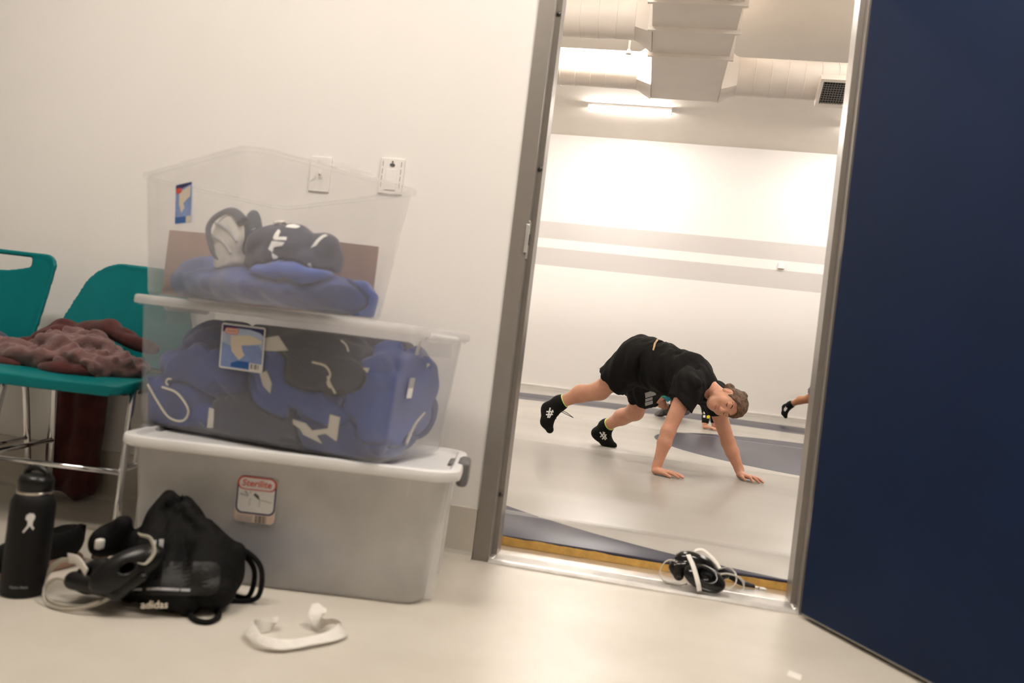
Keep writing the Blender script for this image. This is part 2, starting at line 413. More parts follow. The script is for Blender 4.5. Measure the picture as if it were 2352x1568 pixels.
# ------------------------------------------------------------------ implicit surfaces (smooth bodies, cloth)
class SDF:
    def __init__(s, h=0.006, k=0.02): s.h, s.k, s.p = h, k, []
    def cap(s, a, b, ra, rb=None, k=None, op='u'):
        a = np.array(a, float); b = np.array(b, float); rb = ra if rb is None else rb
        ab = b-a; L = ab@ab+1e-12
        def f(X, Y, Z):
            px, py, pz = X-a[0], Y-a[1], Z-a[2]
            t = np.clip((px*ab[0]+py*ab[1]+pz*ab[2])/L, 0, 1)
            return np.sqrt((px-ab[0]*t)**2+(py-ab[1]*t)**2+(pz-ab[2]*t)**2)-(ra+(rb-ra)*t)
        rm = max(ra, rb); s.p.append((np.minimum(a, b)-rm, np.maximum(a, b)+rm, f, s.k if k is None else k, op)); return s
    def ell(s, c, r, B=None, k=None, op='u'):
        c = np.array(c, float); r = np.array(r, float); B = np.eye(3) if B is None else np.asarray(B, float)
        def f(X, Y, Z):
            px, py, pz = X-c[0], Y-c[1], Z-c[2]
            q = [px*B[0, i]+py*B[1, i]+pz*B[2, i] for i in range(3)]
            k0 = np.sqrt(sum((q[i]/r[i])**2 for i in range(3))); k1 = np.sqrt(sum((q[i]/r[i]**2)**2 for i in range(3)))+1e-9
            return k0*(k0-1)/k1
        e = np.sqrt(((B*r)**2).sum(1)); s.p.append((c-e, c+e, f, s.k if k is None else k, op)); return s
    def box(s, c, hf, rad=0.01, B=None, k=None, op='u'):
        c = np.array(c, float); hf = np.array(hf, float); B = np.eye(3) if B is None else np.asarray(B, float)
        def f(X, Y, Z):
            px, py, pz = X-c[0], Y-c[1], Z-c[2]
            q = [np.abs(px*B[0, i]+py*B[1, i]+pz*B[2, i])-(hf[i]-rad) for i in range(3)]
            return np.sqrt(sum(np.maximum(a, 0)**2 for a in q))+np.minimum(np.maximum(np.maximum(q[0], q[1]), q[2]), 0)-rad
        e = (np.abs(B)*hf).sum(1); s.p.append((c-e, c+e, f, s.k if k is None else k, op)); return s
    def fn(s, lo, hi, f, k=None, op='u'):
        s.p.append((np.array(lo, float), np.array(hi, float), f, s.k if k is None else k, op)); return s
    clip = None; minus = ()
    def field(s, X, Y, Z, post=None):
        G = np.float32(0.05)
        for a, b, f, k, op in s.p:
            d = f(X, Y, Z)
            if op == 'u': hh = np.maximum(k-np.abs(G-d), 0)/max(k, 1e-6); G = np.minimum(G, d)-hh*hh*k*0.25
            else:
                d = -d if op == 's' else d; hh = np.maximum(k-np.abs(G-d), 0)/max(k, 1e-6); G = np.maximum(G, d)+hh*hh*k*0.25
        return G if post is None else post(G, X, Y, Z)
    def mesh(s, post=None, smooth=1, pad=0.0):
        h = s.h; U = [q for q in s.p if q[4] == 'u']
        m = max(q[3] for q in s.p)+4*h+pad
        lo = np.min([q[0] for q in U], 0)-m; hi = np.max([q[1] for q in U], 0)+m
        n = np.ceil((hi-lo)/h).astype(int)+1
        ax = [(lo[i]+h*np.arange(n[i])).astype(np.float32) for i in range(3)]
        G = np.full(n, 0.05, np.float32)
        for a, b, f, k, op in s.p:
            pd = k+4*h
            i0 = np.clip(np.floor((a-pd-lo)/h).astype(int), 0, n); i1 = np.clip(np.ceil((b+pd-lo)/h).astype(int)+1, 0, n)
            if op in ('i', 'all'): i0 = np.zeros(3, int); i1 = n
            if np.any(i1 <= i0): continue
            sl = tuple(slice(i0[i], i1[i]) for i in range(3))
            X, Y, Z = np.meshgrid(ax[0][sl[0]], ax[1][sl[1]], ax[2][sl[2]], indexing='ij', sparse=True)
            d = f(X, Y, Z).astype(np.float32)+np.zeros_like(G[sl]); g = G[sl]
            if op == 'u':
                hh = np.maximum(k-np.abs(g-d), 0)/max(k, 1e-6); G[sl] = np.minimum(g, d)-hh*hh*k*0.25
            elif op == 's':
                d = -d; hh = np.maximum(k-np.abs(g-d), 0)/max(k, 1e-6); G[sl] = np.maximum(g, d)+hh*hh*k*0.25
            elif op in ('i',):
                hh = np.maximum(k-np.abs(g-d), 0)/max(k, 1e-6); G[sl] = np.maximum(g, d)+hh*hh*k*0.25
        if post is not None:
            X, Y, Z = np.meshgrid(*ax, indexing='ij', sparse=True); G = post(G, X, Y, Z).astype(np.float32)
        if s.clip is not None:
            X, Y, Z = np.meshgrid(*ax, indexing='ij', sparse=True); G = np.maximum(G, s.clip(X, Y, Z)).astype(np.float32)
        for q, pq in s.minus:
            X, Y, Z = np.meshgrid(*ax, indexing='ij', sparse=True); G = np.maximum(G, 0.0045-q.field(X, Y, Z, pq)).astype(np.float32)
        for axis in range(3):
            sl = [slice(None)]*3; sl[axis] = 0; G[tuple(sl)] = 0.05; sl[axis] = -1; G[tuple(sl)] = 0.05
        return nets(G, lo, h, smooth)
def nets(G, lo, h, smooth=1):
    S = (G < 0); n = np.array(G.shape)
    c = np.zeros(n-1, np.int8)
    for dx in (0, 1):
        for dy in (0, 1):
            for dz in (0, 1): c += S[dx:n[0]-1+dx, dy:n[1]-1+dy, dz:n[2]-1+dz]
    mk = (c > 0) & (c < 8); I = np.argwhere(mk); idx = np.full(n-1, -1, np.int64); idx[mk] = np.arange(len(I))
    acc = np.zeros((len(I), 3)); cnt = np.zeros(len(I))
    for ax in range(3):
        for u in (0, 1):
            for v in (0, 1):
                o = np.zeros(3, int); o[(ax+1) % 3] = u; o[(ax+2) % 3] = v
                e = o.copy(); e[ax] = 1
                A = I+o; B = I+e; ga = G[A[:, 0], A[:, 1], A[:, 2]]; gb = G[B[:, 0], B[:, 1], B[:, 2]]
                cr = (ga < 0) != (gb < 0); t = np.where(cr, ga/(ga-gb+1e-20), 0)
                p = np.tile(o.astype(float), (len(I), 1)); p[:, ax] = t
                acc[cr] += p[cr]; cnt[cr] += 1
    V = lo+h*(I+acc/cnt[:, None])
    F = []
    for ax in range(3):
        a1, a2 = (ax+1) % 3, (ax+2) % 3
        sa = [slice(None)]*3; sb = [slice(None)]*3; sa[ax] = slice(0, -1); sb[ax] = slice(1, None)
        ch = S[tuple(sa)] != S[tuple(sb)]; E = np.argwhere(ch)
        ok = (E[:, a1] > 0) & (E[:, a2] > 0) & (E[:, a1] < n[a1]-1) & (E[:, a2] < n[a2]-1); E = E[ok]
        if not len(E): continue
        ins = S[E[:, 0], E[:, 1], E[:, 2]]
        def cell(d1, d2):
            Q = E.copy(); Q[:, a1] += d1; Q[:, a2] += d2; return idx[Q[:, 0], Q[:, 1], Q[:, 2]]
        q = np.stack([cell(-1, -1), cell(0, -1), cell(0, 0), cell(-1, 0)], 1)
        q[~ins] = q[~ins][:, ::-1]; F.append(q)
    F = np.vstack(F); F = F[(F >= 0).all(1)]
    for _ in range(smooth):
        s_ = np.zeros_like(V); k_ = np.zeros(len(V))
        for i in range(4):
            a, b = F[:, i], F[:, (i+1) % 4]
            np.add.at(s_, a, V[b]); np.add.at(k_, a, 1); np.add.at(s_, b, V[a]); np.add.at(k_, b, 1)
        V = 0.5*V+0.5*s_/np.maximum(k_, 1)[:, None]
    return V, [tuple(q) for q in F]
def folds(amp, fr, seed, dirs=3, axis=None):
    """soft irregular cloth creases added to an implicit surface"""
    rng = np.random.RandomState(seed); D = rng.randn(dirs, 3)
    if axis is not None: D = np.array(axis, float)/np.linalg.norm(axis)+0.28*D
    D /= np.linalg.norm(D, axis=1)[:, None]; ph = rng.rand(dirs*3)*6.28
    W = rng.randn(dirs, 2, 3)*fr*0.30
    def post(G, X, Y, Z):
        t = 0
        for i in range(dirs):
            wv = 1.7*np.sin(X*W[i, 0, 0]+Y*W[i, 0, 1]+Z*W[i, 0, 2]+ph[i])+0.9*np.sin(X*W[i, 1, 0]*2+Y*W[i, 1, 1]*2+Z*W[i, 1, 2]*2+ph[i+2*dirs])
            u = (X*D[i, 0]+Y*D[i, 1]+Z*D[i, 2])*fr*(0.55+0.3*i)+ph[i+dirs]+wv
            t = t+(np.abs(np.sin(u*0.5))-0.62)*1.15/(1+0.4*i)
        return G-amp*t
    return post

def bvh_of(vf): return BVHTree.FromPolygons([tuple(p) for p in vf[0]], [tuple(int(i) for i in f) for f in vf[1]])
def decal(outlines, org, u, v, d, bvh, off=0.002, thick=0.0015, cuts=3):
    """flat print laid onto a curved surface: outlines in the (u,v) plane, dropped along d"""
    org, u, v, d = [Vector(t) for t in (org, u, v, d)]; d.normalize()
    out = []
    for o in outlines:
        bm = bmesh.new(); vs = [bm.verts.new((p[0], p[1], 0)) for p in o]; bm.faces.new(vs)
        bmesh.ops.triangulate(bm, faces=list(bm.faces))
        for _ in range(cuts):
            ee = [e for e in bm.edges if e.calc_length() > 0.008]
            if not ee: break
            bmesh.ops.subdivide_edges(bm, edges=ee, cuts=1); bmesh.ops.triangulate(bm, faces=list(bm.faces))
        bad = []
        for q in bm.verts:
            p = org+u*q.co.x+v*q.co.y; hit, nn, _, _ = bvh.ray_cast(p-d*0.3, d, 0.8)
            if hit is None: bad.append(q)
            else: q.co = hit-d*off
        bmesh.ops.delete(bm, geom=bad, context='VERTS')
        if len(bm.faces):
            r = bmesh.ops.extrude_face_region(bm, geom=list(bm.faces))
            for q in [g for g in r['geom'] if isinstance(g, bmesh.types.BMVert)]: q.co -= d*thick
            bmesh.ops.recalc_face_normals(bm, faces=list(bm.faces))
            out.append(from_bm(bm))
        else: bm.free()
    return join(*out)

# ================================================================== THE SETTING
WY, WB = 2.462, 2.612          # corridor face and room face of the wall with the doorway
DXL, DXR = -0.409, 0.522       # clear opening between the frame faces
FARY, MATZ, CEIL = 13.636, 0.045, 4.45
def struct(name, vf, m, parent=None, label=None, cat=None):
    o = obj(name, vf, m, parent)
    tag(o, label, cat, None, 'structure' if parent is None else None)
    return o
struct('floor', box(-6.2, 7.4, -2.6, FARY+0.15, -0.1, 0.0), 'epoxy_floor', label='pale beige epoxy floor under the corridor and the mat room', cat='floor')
struct('wall_front', join(box(-6.2, -0.455, WY, WB, 0, 4.6), box(0.568, 7.4, WY, WB, 0, 4.6), box(-0.455, 0.568, WY, WB, 2.15, 4.6)), 'wall_paint',
       label='cream painted corridor wall with the doorway in it', cat='wall')
struct('wall_far', box(-6.2, 7.4, FARY, FARY+0.15, 0, 4.6), 'striped_wall', label='white far wall of the mat room with two grey painted bands', cat='wall')
struct('wall_left', box(-6.35, -6.2, -2.6, FARY+0.15, 0, 4.6), 'wall_paint', label='plain white side wall of corridor and mat room, chair side', cat='wall')
struct('wall_right', box(7.4, 7.55, -2.6, FARY+0.15, 0, 4.6), 'wall_paint', label='plain white side wall of corridor and mat room, door side', cat='wall')
struct('wall_back', box(-6.2, 7.4, -2.75, -2.6, 0, 2.9), 'wall_paint', label='plain corridor wall opposite the doorway', cat='wall')
struct('ceiling', box(-6.2, 7.4, WB, FARY, CEIL, CEIL+0.15), 'ceiling_paint', label='beige painted ceiling of the mat room above the ducts', cat='ceiling')
struct('ceiling_corridor', box(-6.2, 7.4, -2.6, WY, 2.75, 2.9), 'wall_paint', label='low white corridor ceiling', cat='ceiling')
def cove(x0, x1):
    prof = [(WY, 0.0), (WY-0.03, 0.0), (WY-0.022, 0.004), (WY-0.014, 0.012), (WY-0.010, 0.024), (WY-0.009, 0.158), (WY, 0.160)]
    return loft([np.array([(x, p[0], p[1]) for p in prof]) for x in (x0, x1)])
bl = struct('baseboard_front', join(cove(-6.2, -0.462), cove(0.578, 7.4)), 'epoxy_floor', label='beige coved epoxy base along the foot of the corridor wall', cat='baseboard')
struct('baseboard_far', join(box(-6.2, 7.4, FARY-0.012, FARY, 0.045, 0.085), box(-6.2, 7.4, FARY-0.022, FARY, 0.085, 0.105)), 'plate_white', label='low white base trim along the far wall of the mat room', cat='baseboard')

# --- door frame (hollow steel), with stop, strike and silencers
def jamb(sx):
    xo = DXL if sx < 0 else DXR
    prof = [(-0.051, -0.007), (0, -0.007), (0, 0.045), (0.016, 0.045), (0.016, 0.120), (0, 0.120), (0, 0.165), (-0.051, 0.165)]
    ring = lambda z: np.array([(xo-sx*p[0], WY+p[1], z) for p in prof])
    v, f = loft([ring(0.0), ring(2.0995)])
    if sx > 0: f = [q[::-1] for q in f]
    return v, [q[::-1] for q in f]
fr = thing('trim_1', 'grey painted steel door frame around the doorway', 'door frame', ((DXL+DXR)/2, WY, 0), kind='structure')
for sx in (-1, 1): obj('jamb', jamb(sx), 'steel_paint', fr, world=True)
hd = join(box(DXL-0.051, DXR+0.051, WY-0.007, WY+0.165, 2.10, 2.15), box(DXL, DXR, WY+0.045, WY+0.120, 2.084, 2.10))
obj('frame_head', hd, 'steel_paint', fr, world=True)
sp = obj('strike_plate', join(bbox_bev(DXL-0.0005, DXL+0.0025, WY+0.002, WY+0.034, 0.955, 1.075, 0.001), bbox_bev(DXL-0.006, DXL+0.004, WY-0.014, WY+0.004, 0.972, 1.062, 0.002)), 'aluminium', fr, world=True, label='brushed metal strike plate with lip')
obj('strike_hole', box(DXL+0.0005, DXL+0.003, WY+0.012, WY+0.028, 1.0, 1.035), 'grille_dark', fr, world=True)
for z in (0.206, 1.25, 1.75):
    v, f = lathe([(0.0075, 0), (0.007, 0.004), (0.004, 0.006)], 14)
    v = np.stack([v[:, 0]+DXL+0.008, WY+0.045-v[:, 2], v[:, 1]+z], 1)
    obj('silencer', (v, [q[::-1] for q in f]), 'dark_metal', fr, True, world=True)

# --- the open door leaf
e = np.array([0.472, -0.8816]); t = np.array([0.8816, 0.472])
dl = thing('door_1', 'dark navy blue flush door standing open into the corridor', 'door', (0.518, 2.415, 0), kind='structure')
R = basis((e[0], e[1], 0), (t[0], t[1], 0), (0, 0, 1))
autosmooth(obj('door_leaf', xf(bbox_bev(0, 0.914, 0, 0.044, 0.016, 2.105, 0.0015, 1), R), 'door_blue', dl))
obj('door_bottom_edge', xf(box(0.004, 0.91, 0.002, 0.042, 0.011, 0.016), R), 'steel_paint', dl)
for z in (0.22, 1.06, 1.88):
    hg = obj('hinge', xf(join(box(-0.003, 0.0, 0.004, 0.042, z, z+0.114)), R), 'aluminium', dl)
    obj('hinge_barrel', xf(tube([(-0.006, 0.050, z), (-0.006, 0.050, z+0.114)], 0.007, 10, 1), R), 'aluminium', hg, True)
kn = obj('lever_handle', xf(join(tube([(0.85, 0.044, 1.0), (0.85, 0.095, 1.0)], 0.01, 10, 1), tube([(0.855, 0.09, 1.0), (0.74, 0.09, 1.0)], 0.009, 10, 1)), R), 'aluminium', dl, True)

# --- threshold, ribbed aluminium
prof = [(2.444, 0.0), (2.4435, 0.004), (2.452, 0.010)]
y = 2.460
for i in range(7):
    prof += [(y, 0.0125), (y+0.0045, 0.0125), (y+0.0055, 0.0085), (y+0.0085, 0.0085)]; y += 0.0095
prof += [(2.53, 0.0125), (2.60, 0.013), (2.646, 0.013), (2.646, 0.0)]
th = loft([np.array([(x, p[0], p[1]) for p in prof]) for x in (DXL+0.001, DXR-0.001)])
tho = struct('trim_2', th, 'aluminium', label='ribbed aluminium threshold on the floor of the doorway', cat='threshold')
for x0, x1 in ((DXL-0.001, DXL+0.017), (DXR-0.017, DXR+0.001)):
    o = obj('end_cap', xf(bbox_bev(x0, x1, WY-0.006, WY+0.046, 0.0, 0.0155, 0.004), None, (-tho.location.x, -tho.location.y, 0)), 'aluminium', tho, True)

# ================================================================== MATS
bounds = [(2.648, 3.03, 'narrow wrestling mat strip just inside the doorway with exposed yellow foam edge'),
          (3.034, 5.55, 'grey wrestling mat under the hands of the person in black'),
          (5.554, 8.05, 'grey wrestling mat with the navy circle, under the shoes of the person in black'),
          (8.054, 10.6, 'wrestling mat behind the navy circle, under the second athlete'),
          (10.604, 13.61, 'wrestling mat strip against the far wall')]
for i, (a, b, lab) in enumerate(bounds):
    r = thing('wrestling_mat', lab, 'mat', (0.6, (a+b)/2, 0))
    autosmooth(obj('vinyl_cover', bbox_bev(-6.15, 7.35, a, b, 0.0, MATZ, 0.006, 3), 'mat_vinyl', r, world=True))
    if i == 0:
        rng = np.random.RandomState(3); n = 90; xs = np.linspace(DXL-0.03, DXR+0.03, n)
        top = MATZ-0.004+0.0025*rng.randn(n).cumsum()*0.25; top = np.clip(top, MATZ-0.009, MATZ-0.001)
        V = [(x, 2.6462-0.001*abs(rng.randn()), 0.0135) for x in xs]+[(x, 2.6462-0.0012*abs(rng.randn()), z) for x, z in zip(xs, top)]+[(x, 2.662, z) for x, z in zip(xs, top)]
        F = [(k, k+1, n+k+1, n+k) for k in range(n-1)]+[(n+k, n+k+1, 2*n+k+1, 2*n+k) for k in range(n-1)]
        obj('foam_edge', (V, F), 'foam_yellow', r, world=True, label='torn yellow foam edge of the mat')
def tape_strip(y, x0, x1, wd, seed, lab):
    rng = np.random.RandomState(seed); n = 120; xs = np.linspace(x0, x1, n)
    a = y-wd/2+0.004*rng.randn(n).cumsum()*0.15; b = y+wd/2+0.004*rng.randn(n).cumsum()*0.15
    V = [(x, q, MATZ+0.0008) for x, q in zip(xs, a)]+[(x, q, MATZ+0.0008) for x, q in zip(xs, b)]
    V += [(x, q, MATZ) for x, q in zip(xs, a)]+[(x, q, MATZ) for x, q in zip(xs, b)]
    F = [(k, k+1, n+k+1, n+k) for k in range(n-1)]+[(2*n+k, 2*n+k+1, k+1, k) for k in range(n-1)]+[(n+k, n+k+1, 3*n+k+1, 3*n+k) for k in range(n-1)]
    tag(obj('mat_tape', (V, F), 'seam_tape'), lab, 'tape', 'clear tape over the mat seams')
tape_strip(3.032, -3.0, 4.0, 0.07, 5, 'worn clear tape over the mat seam nearest the doorway')
tape_strip(8.052, -4.0, 5.0, 0.07, 6, 'worn clear tape over the mat seam beside the navy circle')

# ================================================================== LAMPS
def room_lamp(x, y, lab):
    r = thing('strip_light', lab, 'light fixture', (x, y, CEIL-0.09), group='ceiling strip lights of the mat room')
    obj('housing', bbox_bev(-0.62, 0.62, -0.10, 0.10, 0.055, 0.09, 0.006), 'plate_white', r)
    pr = [(-0.085, 0.056), (-0.080, 0.03), (-0.06, 0.008), (-0.03, 0.0), (0.03, 0.0), (0.06, 0.008), (0.080, 0.03), (0.085, 0.056)]
    obj('diffuser', loft([np.array([(xx, p[0], p[1]) for p in pr]) for xx in (-0.605, 0.605)]), 'room_lamp', r)
    for xx in (-0.613, 0.613): obj('end_plate', bbox_bev(xx-0.008, xx+0.008, -0.088, 0.088, -0.001, 0.056, 0.002), 'plate_white', r)
for x, y, lab in ((-0.67, 11.9, 'glowing strip light near the far wall beyond the end of the square duct'),
                  (3.10, 12.0, 'glowing strip light on the ceiling by the door side of the far wall'),
                  (-0.67, 7.85, 'strip light above the gap between the two round ducts'),
                  (3.10, 7.85, 'strip light above the round duct with the grille'),
                  (-0.67, 4.6, 'strip light over the mats just inside the doorway'),
                  (3.10, 4.6, 'strip light inside the doorway, behind the open door'),
                  (-4.40, 11.9, 'strip light in the far corner, chair side'),
                  (-4.40, 7.85, 'strip light along the side wall, chair side')):
    room_lamp(x, y, lab)
for lx, ly, lab in ((0.40, 1.50, 'long white ceiling light above the corridor floor near the doorway'),
                    (-1.55, 0.95, 'added unseen ceiling light brightening the wall by the storage bins and teal chairs')):  # second light is added out of view to even out the left wall
    r = thing('ceiling_light', lab, 'light fixture', (lx, ly, 2.69), group='corridor ceiling lights')
    obj('housing', bbox_bev(-0.63, 0.63, -0.18, 0.18, 0.03, 0.06, 0.005), 'plate_white', r)
    obj('diffuser', bbox_bev(-0.6, 0.6, -0.15, 0.15, 0.0, 0.031, 0.01), 'corridor_lamp', r)

# ================================================================== DUCTS
dz0, dz1, dx0, dx1 = 3.60, 4.08, -0.285, 0.435
def duct_sec(y0, y1): return box(dx0, dx1, y0, y1, dz0, dz1)
du = thing('square_duct', 'large square cream air duct hung under the mat room ceiling', 'duct', (0.075, 7, dz0))
cuts = [3.2, 6.43, 6.97, 7.56, 8.86]
for a, b in zip(cuts[:-1], cuts[1:]): obj('duct_section', bbox_bev(dx0, dx1, a+0.002, b-0.002, dz0, dz1, 0.004, 1), 'duct_paint', du, world=True)
for c in cuts[1:4]:
    fl = join(box(dx0-0.035, dx1+0.035, c-0.018, c+0.018, dz0-0.035, dz0+0.002), box(dx0-0.035, dx1+0.035, c-0.018, c+0.018, dz1-0.002, dz1+0.035),
              box(dx0-0.035, dx0+0.002, c-0.018, c+0.018, dz0, dz1), box(dx1-0.002, dx1+0.035, c-0.018, c+0.018, dz0, dz1))
    obj('flange', fl, 'duct_paint', du, world=True)
obj('damper_lever', box(dx1+0.001, dx1+0.03, 7.02, 7.16, 3.68, 3.72), 'grille_dark', du, world=True)
for y in (5.4, 7.3, 8.7):
    for x in (dx0-0.02, dx1+0.02): obj('hanger_strap', box(x-0.002, x+0.002, y-0.015, y+0.015, dz1-0.1, CEIL), 'duct_paint', du, world=True)
def round_duct(name, side, yc, x_end, lab, rad=0.195, zc=3.80):
    xs = dx1+0.0005 if side > 0 else dx0-0.0005
    d = thing(name, lab, 'duct', (xs, yc, zc-rad))
    n = 32; a = np.arange(n)*2*PI/n
    sq = []
    for t in a:
        c, s = math.cos(t), math.sin(t); k = 0.24/max(abs(c), abs(s)); sq.append((yc+c*k, zc+s*k*0.93))
    ci = [(yc+rad*math.cos(t), zc+rad*math.sin(t)) for t in a]
    xr = xs+side*0.16
    ring = lambda x, P: np.array([(x, p[0], p[1]) for p in P])
    rings = [ring(xs, sq), ring(xr, ci)]
    v, f = loft(rings)
    if side > 0: f = [q[::-1] for q in f]
    autosmooth(obj('transition', (v, [q[::-1] for q in f]), 'duct_paint', d, world=True), 50)
    v, f = loft([ring(xr, ci), ring(x_end, ci)])
    if side > 0: f = [q[::-1] for q in f]
    autosmooth(obj('round_pipe', (v, [q[::-1] for q in f]), 'duct_paint', d, world=True), 50)
    x = xr
    seam = None
    while abs(x-xs) < abs(x_end-xs):
        P = [(x, yc+(rad+0.001)*math.cos(t), zc+(rad+0.001)*math.sin(t)) for t in a]
        if seam is None:
            seam = obj('seam_ring', tube(P, 0.0035, 5, 1, True), 'duct_paint', d, True, world=True); x0s = x
        else:
            o = seam.copy(); COL.objects.link(o); o.parent = d; o.location = (x-x0s, 0, 0)
        x += side*0.165
    return d
rd = round_duct('round_duct', 1, 8.60, 5.2, 'round cream duct with spiral seams and a grille on the door side')
round_duct('round_duct', -1, 8.60, -4.6, 'round duct across from the grille duct, under the bright strip light')
round_duct('round_duct', -1, 7.265, -4.6, 'round duct joining the square duct closest to the doorway')
gr = thing('air_grille', 'dark mesh air grille in a cream frame on the round duct', 'vent', (1.72, 8.42, 3.60))
ga = math.radians(48); gb = basis((1, 0, 0), (0, math.sin(ga), -math.cos(ga)), (0, -math.cos(ga), -math.sin(ga)))
def gp(vf): return xf(vf, gb, (0.0, -0.012+0.0, 0.03))
gw, gh = 0.30, 0.125
obj('frame', gp(join(box(-gw-.03, gw+.03, -gh-.03, -gh, -.06, .035), box(-gw-.03, gw+.03, gh, gh+.03, -.06, .035), box(-gw-.03, -gw, -gh, gh, -.06, .035), box(gw, gw+.03, -gh, gh, -.06, .035))), 'duct_paint', gr)
obj('dark_opening', gp(box(-gw, gw, -gh, gh, -.02, .0)), 'grille_dark', gr)
b0 = None
for i in range(23):
    x = -gw+(i+0.5)*2*gw/23
    if b0 is None: b0 = obj('grille_bar', gp(box(-0.003, 0.003, -gh, gh, 0.006, 0.012)), 'grille_bar', gr); b0.location = (x, 0, 0)
    else: o = b0.copy(); COL.objects.link(o); o.parent = gr; o.location = (x, 0, 0)
b1 = None
for i in range(10):
    y = -gh+(i+0.5)*2*gh/10; dv = gb @ np.array([0, y, 0])
    if b1 is None: b1 = obj('grille_cross_bar', gp(box(-gw, gw, -0.003, 0.003, 0.008, 0.014)), 'grille_bar', gr); b1.location = tuple(dv)
    else: o = b1.copy(); COL.objects.link(o); o.parent = gr; o.location = tuple(dv)
sk = thing('sprinkler', 'thin white sprinkler drop hanging between the round ducts', 'sprinkler', (-0.51, 7.7, 3.63))
obj('drop_pipe', tube([(0, 0, 0.03), (0, 0, CEIL-3.63)], 0.010, 8, 1), 'plate_white', sk, True)
obj('sprinkler_head', lathe([(0.012, 0.045), (0.02, 0.03), (0.022, 0.012), (0.014, 0.004), (0.03, 0.003), (0.03, 0.0)][::-1], 14), 'plate_white', sk, True)

# far wall fitting
o = thing('wall_box', 'tiny white box on the pale band of the far wall', 'wall box', (2.0, FARY-0.02, 2.50))
obj('cover', bbox_bev(-0.05, 0.05, -0.01, 0.02, 0.0, 0.10, 0.004), 'plate_white', o)
obj('lip', box(-0.05, 0.05, -0.016, 0.0, -0.006, 0.004), 'slot_brown', o)

# ================================================================== WALL PLATES IN THE CORRIDOR
p = thing('light_switch', 'white light switch plate on the wall behind the open bin', 'light switch', (-1.118, WY, 1.105))
obj('plate', bbox_bev(-0.036, 0.036, -0.006, 0.0, 0, 0.116, 0.002), 'plate_white', p)
obj('bezel', bbox_bev(-0.006, 0.006, -0.0068, -0.005, 0.044, 0.071, 0.0005), 'plate_white', p)
obj('toggle', xf(bbox_bev(-0.0045, 0.0045, -0.016, 0.0, -0.005, 0.006, 0.001), None, (0, -0.005, 0.060)), 'plate_white', p)
p = thing('wall_jack', 'white wall jack plate with side slots and a dark socket', 'wall jack', (-0.874, WY, 1.118))
obj('plate', bbox_bev(-0.040, 0.040, -0.007, 0.0, 0, 0.116, 0.002), 'plate_white', p)
obj('inner_panel', bbox_bev(-0.019, 0.019, -0.0095, -0.006, 0.012, 0.080, 0.001), 'plate_white', p)
v, f = lathe([(0.0085, 0), (0.0085, 0.003)], 16); v = np.stack([v[:, 0], -0.0068-v[:, 2], v[:, 1]*0.6+0.094], 1)
obj('socket', (v, [q[::-1] for q in f]), 'print_dark', p)
v, f = lathe([(0.003, 0), (0.003, 0.002)], 10); v = np.stack([v[:, 0], -0.0068-v[:, 2], v[:, 1]+0.104], 1)
obj('screw', (v, [q[::-1] for q in f]), 'slot_brown', p)
for x in (-0.032, 0.030):
    for z in (0.020, 0.042, 0.064, 0.088): obj('side_slot', box(x-0.0008, x+0.0008, -0.0076, -0.006, z, z+0.017), 'slot_brown', p)

# ================================================================== BINS
def shell(w0, d0, w1, d1, H, r0, r1, t=0.0028, zb=0.0, rim=0.012, rise=0.008):
    """open tapered tub with rounded corners, a turned-out rim and a real wall thickness"""
    def rg(w, d, r, z): return rrect(w, d, r, z, 7)
    S = [rg(w0-0.03, d0-0.03, max(r0-0.015, 0.01), zb), rg(w0-0.008, d0-0.008, r0, zb+0.004), rg(w0, d0, r0, zb+0.014)]
    for k in range(1, 7):
        u = k/6; S.append(rg(w0+(w1-w0)*u, d0+(d1-d0)*u, r0+(r1-r0)*u, zb+0.014+(H-0.014)*u))
    S += [rg(w1+2*rim, d1+2*rim, r1+rim, zb+H), rg(w1+2*rim, d1+2*rim, r1+rim, zb+H+rise), rg(w1-2*t, d1-2*t, r1, zb+H+rise)]
    for k in range(5, -1, -1):
        u = k/6; S.append(rg(w0+(w1-w0)*u-2*t, d0+(d1-d0)*u-2*t, r0+(r1-r0)*u, zb+0.016+(H-0.014)*u))
    S.append(rg(w0-0.03, d0-0.03, max(r0-0.015, 0.01), zb+0.005))
    return loft(S)
def lid(w, d, r, z, h=0.022, lip=0.012, recess=0.006):
    rg = lambda w, d, r, z: rrect(w, d, r, z, 7)
    S = [rg(w-0.012, d-0.012, r-0.006, z-h+0.004), rg(w-0.012, d-0.012, r-0.006, z-h), rg(w-0.004, d-0.004, r-0.002, z-h), rg(w, d, r, z-h+0.004), rg(w, d, r, z-0.008), rg(w-0.004, d-0.004, r-0.002, z-0.002), rg(w-0.014, d-0.014, r-0.006, z),
         rg(w-0.05, d-0.05, r-0.02, z), rg(w-0.06, d-0.06, r-0.022, z-recess), rg(w-0.066, d-0.066, r-0.024, z-recess-0.003)]
    return loft(S)
